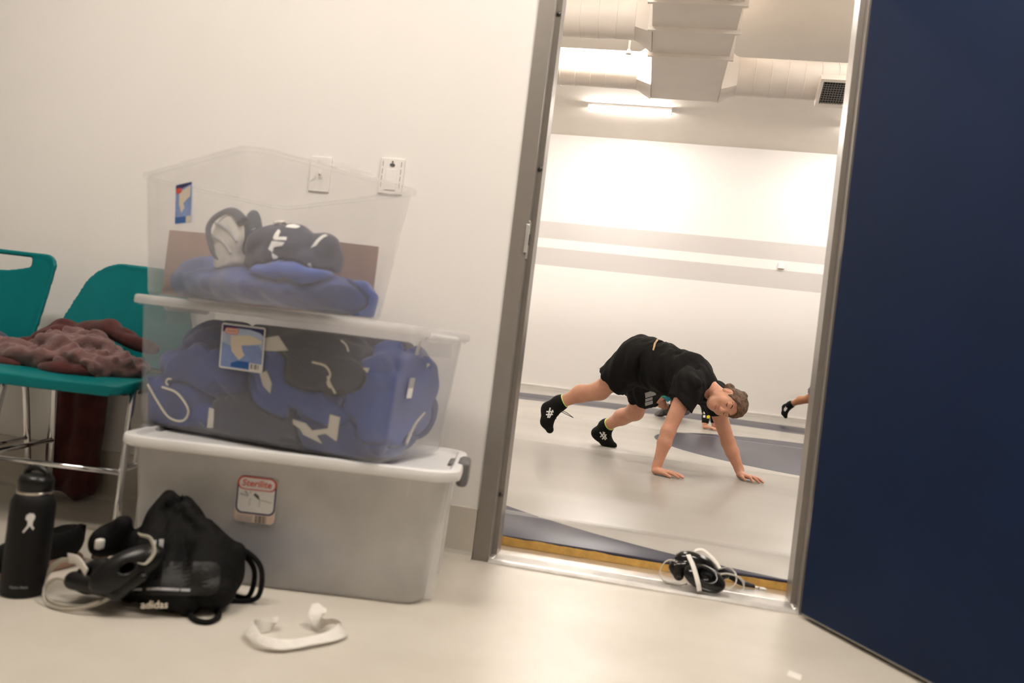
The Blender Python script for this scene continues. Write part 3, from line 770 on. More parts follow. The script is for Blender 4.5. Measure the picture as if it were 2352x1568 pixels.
# --- bottom bin, frosted
B1 = thing('storage_bin', 'largest frosted storage bin at the bottom of the stack, with white lid and grey latches', 'storage bin', (-0.87, 2.055, 0), math.radians(10), 'plastic storage bins')
autosmooth(obj('tub', shell(0.735, 0.345, 0.790, 0.405, 0.318, 0.05, 0.062), 'bin_frosted', B1), 60)
autosmooth(obj('bin_lid', lid(0.850, 0.462, 0.075, 0.350, 0.026), 'white_lid', B1, label='white rounded bin lid'), 40)
for s in (-1, 1):
    lt = SDF(0.004, 0.008).box((s*0.425, 0, 0.322), (0.016, 0.065, 0.034), 0.012).box((s*0.405, 0, 0.339), (0.024, 0.060, 0.008), 0.006).mesh()
    obj('latch', lt, 'grey_latch', B1, True, label='dark grey clip latch')
    # end handle ribs under the rim
    for yy in (-0.115, 0.115):
        obj('end_rib', xf(loft([rrect(0.03, 0.02, 0.008, 0.008, 3), rrect(0.045, 0.022, 0.008, 0.316, 3)]), None, (s*0.375, yy, 0)), 'bin_frosted', B1)
for x in (-0.375, 0.30): obj('front_rib', xf(box(-0.003, 0.003, -0.004, 0.003, 0.28, 0.318), None, (x, -0.203, 0)), 'bin_frosted', B1)
# sticker with red and blue border, tilted with the wall
def onface(vf, x, z, yface, tilt):   # vf in (x,-y,z) slab space around the origin
    c, s = math.cos(tilt), math.sin(tilt)
    return xf(vf, np.array([[1, 0, 0], [0, c, -s], [0, s, c]]), (x, yface, z))
tl = math.atan((0.405-0.345)/2/0.318)
def b1f(vf): return onface(vf, -0.070, 0.222, -0.1946-0.0008, tl)
st = obj('sticker', b1f(poly_prism(rr2(0.100, 0.116, 0.013), 0.0006)), 'print_cream', B1, label='paper sticker with red lettering and barcode')
obj('sticker_lower', b1f(xf(poly_prism(rr2(0.098, 0.112, 0.013), 0.0007), None, (0, 0, -0.001))), 'print_peach', st)
obj('sticker_border', b1f(xf(poly_prism(rr2(0.098, 0.094, 0.016), 0.0010), None, (0, 0, 0.011))), 'print_navy', st)
obj('sticker_field', b1f(xf(poly_prism(rr2(0.090, 0.086, 0.013), 0.0013), None, (0, 0, 0.011))), 'print_white', st)
obj('red_band', b1f(xf(poly_prism(rr2(0.098, 0.034, 0.0165), 0.0015), None, (0, 0, 0.0415))), 'print_maroon', st)
obj('red_ring', b1f(xf(poly_prism(rr2(0.095, 0.0325, 0.016), 0.0016), None, (0, 0, 0.041))), 'print_red', st)
obj('lettering_ground', b1f(xf(poly_prism(rr2(0.088, 0.0275, 0.0135), 0.0018), None, (0, 0, 0.041))), 'print_white', st)
obj('lettering', b1f(xf(text_vf('Sterilite', 0.0235, 0.0003, 0.15, 0.0004), None, (-0.001, -0.0021, 0.041))), 'print_red', st)
obj('picture_dark', b1f(xf(poly_prism([(-0.004, 0.006), (0.006, 0.0), (0.010, -0.012), (0.0, -0.005), (-0.006, -0.0)], 0.0017), None, (0.0, 0, 0.012))), 'print_dark', st)
for q in ([(-0.040, 0.004), (-0.03, 0.003), (-0.02, -0.002), (-0.021, -0.004), (-0.031, 0.0), (-0.04, 0.0)], [(-0.03, 0.010), (-0.026, 0.012), (-0.018, 0.0), (-0.022, 0.0)], [(-0.016, -0.026), (-0.0145, -0.026), (-0.0135, -0.006), (-0.015, -0.006)], [(0.009, -0.026), (0.0105, -0.026), (0.0105, -0.010), (0.009, -0.010)], [(0.012, -0.008), (0.04, -0.012), (0.04, -0.0135), (0.012, -0.0095)], [(-0.014, 0.022), (0.012, 0.022), (0.012, 0.0208), (-0.014, 0.0208)], [(-0.0152, 0.022), (-0.014, 0.022), (-0.0145, 0.006), (-0.0157, 0.006)]):
    obj('picture_line', b1f(xf(poly_prism(q, 0.0017), None, (0.0, 0, 0.010))), 'print_grey', st)
for i, (x, ww) in enumerate(((0.004, 0.003), (0.0085, 0.0015), (0.012, 0.002), (0.0155, 0.003), (0.02, 0.0015), (0.0235, 0.0025), (0.028, 0.0015))):
    obj('barcode_bar', b1f(xf(poly_prism([(-ww/2, -0.0095), (ww/2, -0.0095), (ww/2, 0.0095), (-ww/2, 0.0095)], 0.0012), None, (x, 0, -0.0475))), 'print_dark', st)
for i in range(4): obj('print_line', b1f(xf(poly_prism([(-0.02, -0.0006), (0.018, -0.0006), (0.018, 0.0006), (-0.02, 0.0006)], 0.0012), None, (-0.022, 0, -0.042-i*0.004))), 'print_grey', st)

# --- middle bin, clear, full of blue clothes
B2 = thing('storage_bin', 'clear storage bin in the middle of the stack, packed with blue clothing', 'storage bin', (-0.938, 2.100, 0.3505), math.radians(-8.3), 'plastic storage bins')
H2 = 0.318
autosmooth(obj('tub', shell(0.735, 0.400, 0.785, 0.445, H2, 0.035, 0.045), 'bin_clear_blueish', B2), 60)
autosmooth(obj('bin_lid', lid(0.822, 0.480, 0.05, H2+0.028, 0.024, recess=0.008), plastic('lid_translucent', 0.62, (0.86, 0.85, 0.84), 0.25), B2, label='translucent white bin lid'), 40)
for s in (-1, 1):
    obj('end_handle', SDF(0.005, 0.01).box((s*0.412, 0, H2+0.004), (0.018, 0.085, 0.012), 0.01).mesh(), MATS['lid_translucent'], B2, True)
    obj('handle_flange', xf(bbox_bev(-0.002, 0.006, -0.10, 0.10, -0.045, 0.0, 0.002), None, (s*0.395, 0, H2)), 'bin_clear_blueish', B2)
tl2 = math.atan((0.445-0.400)/2/H2)
def b2f(vf): return onface(vf, -0.043, 0.239, -0.2178-0.0008, tl2)
s2 = obj('sticker', b2f(poly_prism(rr2(0.132, 0.116, 0.006), 0.0006)), 'print_white', B2, label='blue product sticker with white border and barcode')
obj('sticker_picture', b2f(xf(poly_prism(rr2(0.124, 0.108, 0.003), 0.0010), None, (0, 0, 0))), 'print_skyblue', s2)
obj('sticker_sky', b2f(xf(poly_prism([(-0.062, 0.01), (-0.03, 0.0), (0.062, 0.0), (0.062, 0.05), (-0.062, 0.05)], 0.0012), None, (0, 0, 0))), 'print_paleblue', s2)
obj('sticker_arch', b2f(xf(poly_prism([(-0.062, 0.034), (-0.05, 0.044), (-0.02, 0.0485), (0.02, 0.0485), (0.05, 0.043), (0.062, 0.036), (0.062, 0.054), (-0.062, 0.054)], 0.0014))), 'print_navy', s2)
obj('brand_oval', b2f(xf(poly_prism(rr2(0.042, 0.016, 0.0078), 0.0016), None, (-0.034, 0, 0.040))), 'print_red', s2)
obj('brand_oval_inner', b2f(xf(poly_prism(rr2(0.038, 0.0125, 0.006), 0.0018), None, (-0.034, 0, 0.040))), 'print_peach', s2)
obj('lettering', b2f(xf(text_vf('Sterilite', 0.0095, 0.0002, 0.15), None, (-0.034, -0.002, 0.040))), 'print_red', s2)
obj('picture_bin', b2f(xf(poly_prism([(-0.036, 0.028), (0.02, 0.034), (0.058, 0.024), (0.058, 0.016), (0.004, 0.006), (0.01, -0.018), (-0.006, -0.032), (-0.03, -0.012), (-0.034, 0.004)], 0.0016))), 'print_cream', s2)
obj('picture_cloth', b2f(xf(poly_prism([(-0.002, 0.006), (0.05, 0.012), (0.057, 0.0), (0.05, -0.014), (0.014, -0.022), (0.004, -0.01)], 0.0018))), 'print_skyblue', s2)
obj('blue_panel', b2f(xf(poly_prism([(-0.03, -0.052), (0.024, -0.052), (0.024, -0.034), (-0.01, -0.034), (-0.03, -0.042)], 0.0014))), 'print_blue', s2)
obj('code_panel', b2f(xf(poly_prism([(0.026, -0.054), (0.062, -0.054), (0.062, -0.036), (0.026, -0.036)], 0.0014))), 'print_white', s2)
for x, ww in ((0.033, 0.004), (0.041, 0.002), (0.046, 0.004), (0.053, 0.002)): obj('barcode_bar', b2f(xf(poly_prism([(x-ww/2, -0.050), (x+ww/2, -0.050), (x+ww/2, -0.038), (x-ww/2, -0.038)], 0.0016))), 'print_dark', s2)
# little tag on the end wall
tg = xf(join(poly_prism(rr2(0.030, 0.052, 0.003), 0.0008)), basis((0, 1, 0), (-1, 0, 0), (0, 0, 1)))
tt = math.atan((0.785-0.735)/2/H2)
tgo = obj('end_tag', xf(tg, np.array([[math.cos(tt), 0, math.sin(tt)], [0, 1, 0], [-math.sin(tt), 0, math.cos(tt)]]), (0.3835+0.0006, -0.105, 0.19)), 'print_white', B2, label='small white and grey tag')
tg2 = xf(poly_prism(rr2(0.029, 0.026, 0.002), 0.0012), basis((0, 1, 0), (-1, 0, 0), (0, 0, 1)))
obj('tag_top', xf(tg2, np.array([[math.cos(tt), 0, math.sin(tt)], [0, 1, 0], [-math.sin(tt), 0, math.cos(tt)]]), (0.3835+0.0006+0.0012, -0.105, 0.203)), 'print_grey', tgo)

# --- top bin, open
B3 = thing('storage_bin', 'open clear storage bin without a lid, turned sideways on top of the stack', 'storage bin', (-1.052, 2.015, 0.697), math.radians(-38.87), 'plastic storage bins')
def shell3():
    v, f = shell(0.705, 0.375, 0.772, 0.440, 0.345, 0.035, 0.05, rim=0.013, rise=0.010)
    v = v.copy(); top = v[:, 2] > 0.30
    w_ = np.clip((v[:, 2]-0.18)/0.14, 0, 1)
    # rim dips at the ends and swells at the middle of the long sides
    v[:, 2] += w_*(0.012*np.cos(v[:, 0]*PI/0.39)*(np.abs(v[:, 1]) > 0.15))
    return v, f
autosmooth(obj('tub', shell3(), 'bin_clear', B3), 60)
for s in (-1, 1): obj('end_handle', SDF(0.005, 0.008).box((s*0.400, 0, 0.346), (0.014, 0.07, 0.007), 0.006).mesh(), 'bin_clear', B3, True)
tl3 = math.atan((0.44-0.375)/2/0.345)
def b3f(vf): return onface(vf, -0.036, 0.243, -0.2115-0.0008, tl3)
s3 = obj('sticker', b3f(poly_prism(rr2(0.118, 0.102, 0.004), 0.0006)), 'print_skyblue', B3, label='blue product sticker with pale bin picture')
obj('sticker_top', b3f(xf(poly_prism([(-0.057, 0.034), (0.057, 0.046), (0.057, 0.050), (-0.057, 0.050)], 0.0010))), 'print_navy', s3)
obj('picture_bin', b3f(xf(poly_prism([(-0.03, 0.030), (0.052, 0.042), (0.05, 0.015), (0.0, 0.0), (0.01, -0.012), (-0.012, -0.024), (-0.03, 0.0)], 0.0010))), 'print_cream', s3)
obj('brand_oval', b3f(xf(poly_prism(rr2(0.04, 0.013, 0.006), 0.0014), None, (-0.033, 0, 0.034))), 'print_red', s3)
obj('blue_panel', b3f(xf(poly_prism([(-0.057, -0.05), (0.022, -0.05), (0.022, -0.034), (-0.057, -0.034)], 0.0010))), 'print_blue', s3)
obj('code_panel', b3f(xf(poly_prism([(0.024, -0.05), (0.057, -0.05), (0.057, -0.034), (0.024, -0.034)], 0.0010))), 'print_cream', s3)

# ================================================================== CLOTHES IN THE BINS
def to_world(root, vf):
    c, s = math.cos(root.rotation_euler.z), math.sin(root.rotation_euler.z)
    return xf(vf, np.array([[c, -s, 0], [s, c, 0], [0, 0, 1]]), tuple(root.location))
CARVE = {}
def garment(name, root, sdf, post, m, lab, cat, group, clip=None, smooth=1):
    if clip is not None: sdf.clip = clip
    prev = CARVE.setdefault(root.name, []); sdf.minus = tuple(prev); prev.append((sdf, post))
    o = obj(name, to_world(root, sdf.mesh(post, smooth)), m, None, True)
    return tag(o, lab, cat, group)
def tub_clip(w0, d0, w1, d1, H, mgn, zt, rad=0.045):
    """inside of a tapered tub with rounded corners"""
    def f(X, Y, Z):
        u = np.clip(Z/H, 0, 1)
        qx = np.abs(X)-(w0+(w1-w0)*u)/2+mgn+rad; qy = np.abs(Y)-(d0+(d1-d0)*u)/2+mgn+rad
        d = np.sqrt(np.maximum(qx, 0)**2+np.maximum(qy, 0)**2)+np.minimum(np.maximum(qx, qy), 0)-rad
        return np.maximum(d, np.maximum(0.0075-Z, Z-zt))
    return f
c2 = tub_clip(0.735, 0.400, 0.785, 0.445, 0.318, 0.0095, 0.303)
G2 = 'clothes packed in the middle bin'
spec = [
 (((-0.26, -0.09, 0.055), (0.16, 0.15, 0.075)), 'cloth_blue', 'blue sweatpants at the bottom of the middle bin, with a looped white drawstring', 11),
 (((0.0, -0.08, 0.06), (0.20, 0.16, 0.085)), 'cloth_navy', 'dark blue garment squashed low in the middle bin above the white lid', 12),
 (((0.25, -0.08, 0.07), (0.17, 0.16, 0.09)), 'cloth_blue', 'blue garment low in the middle bin with a pale forked strap', 13),
 (((-0.18, -0.05, 0.165), (0.19, 0.18, 0.085)), 'cloth_blue', 'rounded heap of blue cloth beside the sticker of the middle bin', 14),
 (((0.10, -0.06, 0.155), (0.18, 0.17, 0.08)), 'cloth_royal', 'brighter blue shirt in the centre of the middle bin with a white tie', 15),
 (((0.31, -0.05, 0.17), (0.10, 0.19, 0.13)), 'cloth_royal', 'brighter blue cloth pressed against the end wall of the middle bin', 16),
 (((-0.22, -0.02, 0.225), (0.11, 0.16, 0.070)), 'cloth_blue', 'small blue mound under the lid of the middle bin, left of its sticker', 17),
 (((0.10, -0.02, 0.250), (0.25, 0.20, 0.075)), 'cloth_navy', 'black and navy jacket lying on top inside the middle bin', 18),
]
for (c, r), m, lab, sd in [spec[i] for i in (7, 4, 0, 6, 3, 5, 2, 1)]:
    S = SDF(0.0065, 0.03).ell(c, r); rng = np.random.RandomState(sd)
    for k in range(4):
        q = np.array(c)+np.array(r)*(rng.rand(3)-0.5)*1.3; S.ell(q, np.array(r)*(0.45+0.25*rng.rand(3)), None, 0.025)
    garment('folded_garment', B2, S, folds(0.018, 62, sd, 2), m, lab, 'clothing', G2, c2)
S = SDF(0.0065, 0.03).ell((0.0, 0.12, 0.12), (0.38, 0.12, 0.15))
garment('folded_garment', B2, S, folds(0.010, 45, 31), 'cloth_blue', 'large blue pile filling the wall side of the middle bin', 'clothing', G2, c2)
def face2(x, z): return (x, -(0.200+0.0225*min(max(z, 0)/0.318, 1))+0.0055, z)   # just behind the front pane
def white_thing(name, P, lab, cat, r=0.0030):
    tag(obj(name, to_world(B2, tube([face2(x, z-0.3505) for x, z in P], r, 8, 6)), 'cord_white', None, True), lab, cat, 'white cords in the middle bin')
white_thing('drawstring', [(-0.338, 0.458), (-0.303, 0.418), (-0.261, 0.380), (-0.215, 0.377), (-0.200, 0.408), (-0.240, 0.447), (-0.290, 0.457)], 'looped white drawstring on blue sweatpants in the middle bin', 'cord')
white_thing('drawstring', [(-0.270, 0.464), (-0.278, 0.470), (-0.274, 0.480), (-0.262, 0.482)], 'tiny white hook of cord above the looped drawstring', 'cord', 0.0025)
white_thing('drawstring', [(0.160, 0.578), (0.196, 0.573), (0.213, 0.555), (0.208, 0.532), (0.216, 0.520)], 'white tie curling down the bright blue shirt in the middle bin', 'cord')
white_thing('drawstring', [(0.206, 0.548), (0.215, 0.530), (0.232, 0.508)], 'straight end of the white tie on the bright blue shirt', 'cord')
white_thing('drawstring', [(0.235, 0.640), (0.250, 0.630), (0.258, 0.615)], 'faint white thread near the top of the middle bin', 'cord', 0.002)
def patch(P, lab, m='cloth_white'):
    q = poly_prism([(x, z-0.3505) for x, z in P], 0.003); v = np.array(q[0], float)
    v[:, 1] += -(0.200+0.0225*np.clip(v[:, 2]/0.318, 0, 1))+0.0075
    tag(obj('cloth_label', to_world(B2, (v, q[1])), m), lab, 'cloth patch', 'white patches on clothes in the middle bin')
patch([(0.018, 0.590), (0.018, 0.622), (0.056, 0.632), (0.088, 0.598), (0.050, 0.592)], 'white cloth corner beside the sticker of the middle bin')
patch([(0.010, 0.530), (0.030, 0.540), (0.048, 0.510), (0.046, 0.484), (0.024, 0.500)], 'striped white cuff just below the sticker of the middle bin')
patch([(-0.135, 0.423), (-0.120, 0.421), (-0.118, 0.372), (-0.137, 0.369)], 'upright white strip low in the middle bin')
patch([(0.118, 0.428), (0.120, 0.416), (0.140, 0.408), (0.152, 0.394), (0.206, 0.380), (0.190, 0.398), (0.214, 0.406), (0.246, 0.392), (0.250, 0.452), (0.222, 0.455), (0.220, 0.420), (0.175, 0.408), (0.155, 0.424)], 'forked white strap near the bottom of the middle bin')
patch([(0.300, 0.580), (0.318, 0.582), (0.314, 0.570)], 'tiny white fleck on the brightest blue cloth of the middle bin')
# pale bits behind the end pane
def end2(P, lab):
    q = tube([(0.365+0.0, y, z-0.3505) for y, z in P], 0.0045, 8, 6)
    tag(obj('white_strap', to_world(B2, q), 'cord_white', None, True), lab, 'strap', 'white straps behind the end wall of the middle bin')
end2([(-0.04, 0.66), (-0.055, 0.60), (-0.03, 0.55), (0.03, 0.60), (0.035, 0.53), (-0.02, 0.50)], 'zigzag white strap behind the end wall of the middle bin')
end2([(0.04, 0.47), (-0.01, 0.44), (-0.05, 0.39)], 'slanting white strap low behind the end wall of the middle bin')
# --- bottom bin: a little clothing only
c1 = tub_clip(0.735, 0.345, 0.790, 0.405, 0.318, 0.01, 0.30)
S = SDF(0.008, 0.04).ell((-0.04, 0.0, 0.05), (0.17, 0.12, 0.06)).ell((-0.02, -0.12, 0.115), (0.13, 0.06, 0.062)).ell((-0.10, -0.08, 0.07), (0.10, 0.09, 0.06))
garment('folded_garment', B1, S, folds(0.010, 40, 41), 'cloth_blue', 'blue cloth showing faintly through the frosted bottom bin', 'clothing', None, c1)
# --- top bin
c3 = tub_clip(0.705, 0.375, 0.772, 0.440, 0.345, 0.0095, 0.34)
G3 = 'things lying in the open top bin'
S = SDF(0.0065, 0.03).ell((0.0, -0.05, 0.045), (0.33, 0.13, 0.05)).ell((0.20, 0.06, 0.05), (0.17, 0.13, 0.055)).ell((-0.17, -0.07, 0.065), (0.14, 0.09, 0.06))
garment('folded_garment', B3, S, folds(0.009, 45, 51), 'cloth_blue', 'blue cloth heap covering the floor of the open top bin', 'clothing', G3, c3)
S = SDF(0.006, 0.025).ell((0.24, -0.02, 0.085), (0.10, 0.10, 0.035)).ell((0.29, 0.10, 0.055), (0.07, 0.08, 0.05)).ell((0.31, 0.14, 0.03), (0.05, 0.06, 0.03))
garment('blue_jersey', B3, S, folds(0.010, 60, 52), 'cloth_royal', 'bright royal blue jersey spilling toward the corner of the open top bin', 'clothing', G3, c3)
S = SDF(0.0055, 0.03).ell((0.17, 0.0, 0.14), (0.075, 0.085, 0.085)).ell((0.24, 0.05, 0.145), (0.06, 0.06, 0.06)).ell((0.12, -0.03, 0.13), (0.045, 0.07, 0.085))
JK = S
jk_local = SDF(0.0055, 0.03); jk_local.p = list(S.p)
garment('navy_jacket', B3, S, folds(0.008, 40, 53), 'cloth_navy', 'navy jacket with white lettering standing up in the open top bin', 'clothing', G3, c3)
jacket = bpy.data.objects['navy_jacket']
jk_local.clip = c3; jk_local.minus = S.minus; jv = to_world(B3, jk_local.mesh(folds(0.008, 40, 53), 1)); jb = bvh_of(jv)
# lettering on the jacket, facing the corridor
uu = np.array([0.97, -0.12, -0.20]); vv = np.array([0.20, 0.0, 0.98]); dd = np.array([0.35, 0.93, -0.02])
o3 = np.array([-0.905, 1.86, 0.86])
L1 = [[(-0.030, 0.060), (-0.018, 0.070), (-0.004, 0.064), (-0.006, 0.044), (-0.024, 0.040), (-0.032, 0.048)],
      [(-0.030, 0.030), (-0.018, 0.026), (-0.012, 0.012), (0.006, 0.018), (0.010, 0.010), (-0.014, 0.002), (-0.022, 0.004)],
      [(-0.022, -0.002), (0.010, 0.004), (0.008, -0.006), (-0.010, -0.016), (-0.008, -0.028), (-0.020, -0.024)],
      [(-0.008, -0.030), (0.004, -0.034), (0.018, -0.070), (0.008, -0.070)]]
def sub_world(root_obj, vf): return np.asarray(vf[0], float)-np.array(root_obj.location), vf[1]
try:
    obj('lettering', sub_world(jacket, decal(L1, o3, uu, vv, dd, jb, 0.001)), 'print_white', jacket, label='white block lettering')
    L2 = [[(0.070, 0.062), (0.080, 0.062), (0.072, 0.020), (0.060, 0.010)], [(0.072, -0.030), (0.078, -0.025), (0.092, -0.060), (0.084, -0.062)]]
    obj('white_stripe', sub_world(jacket, decal(L2, o3, uu, vv, dd, jb, 0.001)), 'print_white', jacket)
except Exception as ex: print('decal', ex)
hx, hy = np.array([0.864, 0.503, 0]), np.array([-0.503, 0.864, 0])
HBs = np.array([hx, hy, (0, 0, 1)]).T; hc = np.array([0.052, -0.118, 0.172])
S = SDF(0.005, 0.012).ell(hc, (0.050, 0.020, 0.060), HBs).ell(hc+np.array([0, 0, -0.06])+hy*0.02, (0.05, 0.03, 0.05), HBs)
hood = garment('lined_hood', B3, S, folds(0.004, 60, 54), 'cloth_white', 'white lined hood with a dark rim in the open top bin', 'clothing', G3, c3)
ring = [hc+hx*(0.052+0.006*math.sin(3*a))*math.cos(a)-hy*(0.012+0.004*math.cos(2*a))+np.array([0, 0, 0.064*math.sin(a)]) for a in np.linspace(math.radians(35), math.radians(255), 11)]
obj('hood_rim', sub_world(hood, to_world(B3, tube(ring, [0.016, 0.012, 0.008, 0.007, 0.008, 0.007, 0.005], 8, 5))), 'cloth_navy', hood, True)
for k_, (p_, q_) in enumerate((((-0.035, 0.030), (0.040, -0.015)), ((-0.040, -0.005), (0.025, -0.045)))):  # grey tubes paint the shade of creases inside the white hood
    ln = [hc+hx*(p_[0]+(q_[0]-p_[0])*t)-hy*0.017+np.array([0, 0, p_[1]+(q_[1]-p_[1])*t+0.010*math.sin(PI*t)]) for t in np.linspace(0, 1, 5)]
    obj('crease_shade', sub_world(hood, to_world(B3, tube(ln, [0.003, 0.007, 0.005, 0.003], 6, 4))), 'print_grey', hood, True)
obj('hood_back', sub_world(hood, to_world(B3, SDF(0.005, 0.01).ell(hc+hx*0.045+hy*0.03+np.array([0, 0, 0.012]), (0.024, 0.035, 0.066), HBs).mesh(folds(0.003, 50, 9)))), 'cloth_slate', hood, True)
S = SDF(0.005, 0.015).box((0.112, -0.055, 0.125), (0.022, 0.032, 0.080), 0.015).ell((0.14, -0.02, 0.212), (0.04, 0.03, 0.016))
garment('white_towel', B3, S, folds(0.003, 40, 55), 'cloth_white', 'white cloth folded upright between hood and navy jacket', 'clothing', G3, c3)
# carton liner
def carton():
    out = []
    A, C_, D_ = (-0.315, -0.150), (-0.315, 0.165), (0.305, 0.170)
    def panel(p, q, z0, z1):
        p, q = np.array(p), np.array(q); d = q-p; n = np.array([-d[1], d[0]])/np.linalg.norm(d)*0.002; V = []
        for s in (-1, 1):
            V += [(*(p+s*n), 0.008), (*(q+s*n), 0.008), (*(q+s*n), z1), (*(p+s*n), z0)]
        return V, [(0, 1, 2, 3), (7, 6, 5, 4), (4, 5, 1, 0), (5, 6, 2, 1), (6, 7, 3, 2), (7, 4, 0, 3)]
    return panel(A, C_, 0.195, 0.225), panel(C_, D_, 0.240, 0.192)
ct = thing('carton', 'brown cardboard carton sides standing at the back of the open top bin', 'carton', tuple(B3.location), B3.rotation_euler.z, G3)
for pn in carton(): obj('carton_panel', pn, 'cardboard', ct)

# ================================================================== CHAIRS
def chair(name, lab, O, a, slot, w=0.215):
    r = thing(name, lab, 'chair', (O[0], O[1], 0), a, 'teal stacking chairs')
    # backrest: bent panel, optional hand slot
    def back(X, Y, Z):
        zz = Z-0.50
        yc = 0.175+0.22*zz-0.9*zz*zz*0.25-0.55*X*X
        hw = w*(0.86+0.50*zz) if slot else w*(1.02-0.35*np.maximum(zz-0.10, 0)/0.2)
        rad = 0.045 if slot else 0.085
        qx = np.abs(X)-hw+rad; qz = np.abs(Z-0.63)-0.165+rad
        d2 = np.sqrt(np.maximum(qx, 0)**2+np.maximum(qz, 0)**2)+np.minimum(np.maximum(qx, qz), 0)-rad
        dy = np.abs(Y-yc)-0.0055-0.003*np.clip(1+d2/0.02, 0, 1)
        d = np.maximum(d2, dy)
        if slot:
            hb = 0.012*np.clip(1-(X/0.13)**2, 0, 1); sx = np.abs(X)-0.12; sz = np.abs(Z-0.764+hb)-0.008-hb
            s = np.sqrt(np.maximum(sx, 0)**2+np.maximum(sz, 0)**2)-0.006+np.minimum(np.maximum(sx, sz), 0)
            d = np.maximum(d, -s)
        return d
    obj('backrest', SDF(0.005, 0.004).fn((-w-.03, 0.08, 0.45), (w+.03, 0.26, 0.81), back).mesh(None, 1), 'teal_plastic', r, True)
    def seat(X, Y, Z):
        zc = 0.452-0.9*np.maximum(-Y-0.15, 0)**1.5-0.012*np.cos(X*7)*np.cos((Y)*6)-0.12*np.maximum(Y-0.1, 0)*0
        rad = 0.06; qx = np.abs(X)-w-0.005+rad; qy = np.abs(Y+0.01)-0.215+rad
        d2 = np.sqrt(np.maximum(qx, 0)**2+np.maximum(qy, 0)**2)+np.minimum(np.maximum(qx, qy), 0)-rad
        lipz = np.clip(1+d2/0.03, 0, 1)
        return np.maximum(d2, np.abs(Z-zc+0.012*lipz)-0.006-0.010*lipz)
    obj('seat', SDF(0.005, 0.004).fn((-w-.03, -0.26, 0.37), (w+.03, 0.24, 0.48), seat).mesh(None, 1), 'teal_plastic', r, True)
    obj('seat_underside', bbox_bev(-w+0.03, w-0.03, -0.16, 0.16, 0.405, 0.428, 0.008), 'black_rubber', r)
    for s in (-1, 1):
        obj('leg', tube([(s*(w-0.03), -0.10, 0.425), (s*(w-0.02), -0.14, 0.40), (s*(w-0.005), -0.18, 0.012)], 0.0105, 10, 4), 'chrome', r, True)
        obj('leg', tube([(s*(w-0.03), 0.08, 0.425), (s*(w-0.02), 0.12, 0.40), (s*(w-0.005), 0.20, 0.012)], 0.0105, 10, 4), 'chrome', r, True)
        obj('back_support', tube([(s*(w-0.045), 0.10, 0.42), (s*(w-0.05), 0.185, 0.44), (s*(w-0.05), 0.198, 0.58)], 0.009, 10, 4), 'chrome', r, True)
        for yy in (-0.18, 0.20): obj('foot', lathe([(0.012, 0), (0.013, 0.006), (0.011, 0.02)], 12, (s*(w-0.005), yy)), 'black_rubber', r, True)
    obj('stretcher', tube([(-(w-0.012), -0.162, 0.19), (w-0.012, -0.162, 0.19)], 0.008, 8, 1), 'chrome', r, True)
    for s in (-1, 1): obj('side_rail', tube([(s*(w-0.013), -0.16, 0.20), (s*(w-0.013), 0.163, 0.20)], 0.008, 8, 1), 'chrome', r, True)
    return r
CH1 = chair('stacking_chair', 'teal plastic chair with a hand slot in its backrest and maroon clothes on it', (-2.085, 2.075), math.radians(12), True)
CH2 = chair('stacking_chair', 'teal plastic chair with rounded backrest, half hidden behind the bins', (-1.630, 2.175), math.radians(10), False, 0.205)
# clothing on the chairs
S = SDF(0.006, 0.03)
for c, rr in (((-1.80, 2.10, 0.480), (0.13, 0.10, 0.035)), ((-1.66, 2.12, 0.495), (0.14, 0.11, 0.05)), ((-1.53, 2.12, 0.48), (0.10, 0.10, 0.04)), ((-1.70, 2.18, 0.53), (0.11, 0.06, 0.035)), ((-1.90, 2.13, 0.468), (0.07, 0.06, 0.025))): S.ell(c, rr)
o = obj('sweatshirt', S.mesh(folds(0.022, 85, 61, 3, (0.25, 0.75, 0.6))), 'cloth_mauve', None, True); tag(o, 'crumpled mauve sweatshirt lying across the two teal chairs', 'sweatshirt')
S = SDF(0.006, 0.02).cap((-1.98, 2.22, 0.475), (-1.84, 2.27, 0.555), 0.022, 0.028).cap((-1.84, 2.27, 0.555), (-1.66, 2.265, 0.575), 0.028, 0.026).cap((-1.66, 2.265, 0.575), (-1.50, 2.24, 0.53), 0.026, 0.02).ell((-1.62, 2.03, 0.462), (0.09, 0.03, 0.022)).ell((-1.80, 2.02, 0.458), (0.06, 0.03, 0.016))
o = obj('maroon_jacket', S.mesh(folds(0.012, 80, 62, 2, (0.1, 0.7, 0.7))), 'cloth_maroon', None, True); tag(o, 'dark maroon jacket rolled behind the mauve sweatshirt on the chairs', 'jacket')
S = SDF(0.008, 0.03).cap((-1.86, 2.385, 0.40), (-1.86, 2.385, 0.08), 0.05, 0.055).cap((-1.79, 2.385, 0.42), (-1.79, 2.385, 0.06), 0.045, 0.05)
S.fn((-3, 0, 0), (0, 3, 1), lambda X, Y, Z: Y-2.440+X*0+Z*0, 0.01, 'i')
o = obj('hanging_garment', S.mesh(folds(0.010, 60, 63, 2, (1, 0.2, 0.05))), 'cloth_maroon', None, True); tag(o, 'very dark maroon garment hanging down to the floor behind the teal chairs', 'clothing')
o.location.z = 0.0
S = SDF(0.006, 0.02).ell((-2.10, 2.14, 0.49), (0.11, 0.08, 0.045)).ell((-2.02, 2.17, 0.50), (0.06, 0.06, 0.045))
o = obj('slate_garment', S.mesh(folds(0.016, 70, 64, 2, (0.3, 0.6, 0.7))), 'cloth_slate', None, True); tag(o, 'slate grey garment heaped on the teal chair with the hand slot', 'clothing')

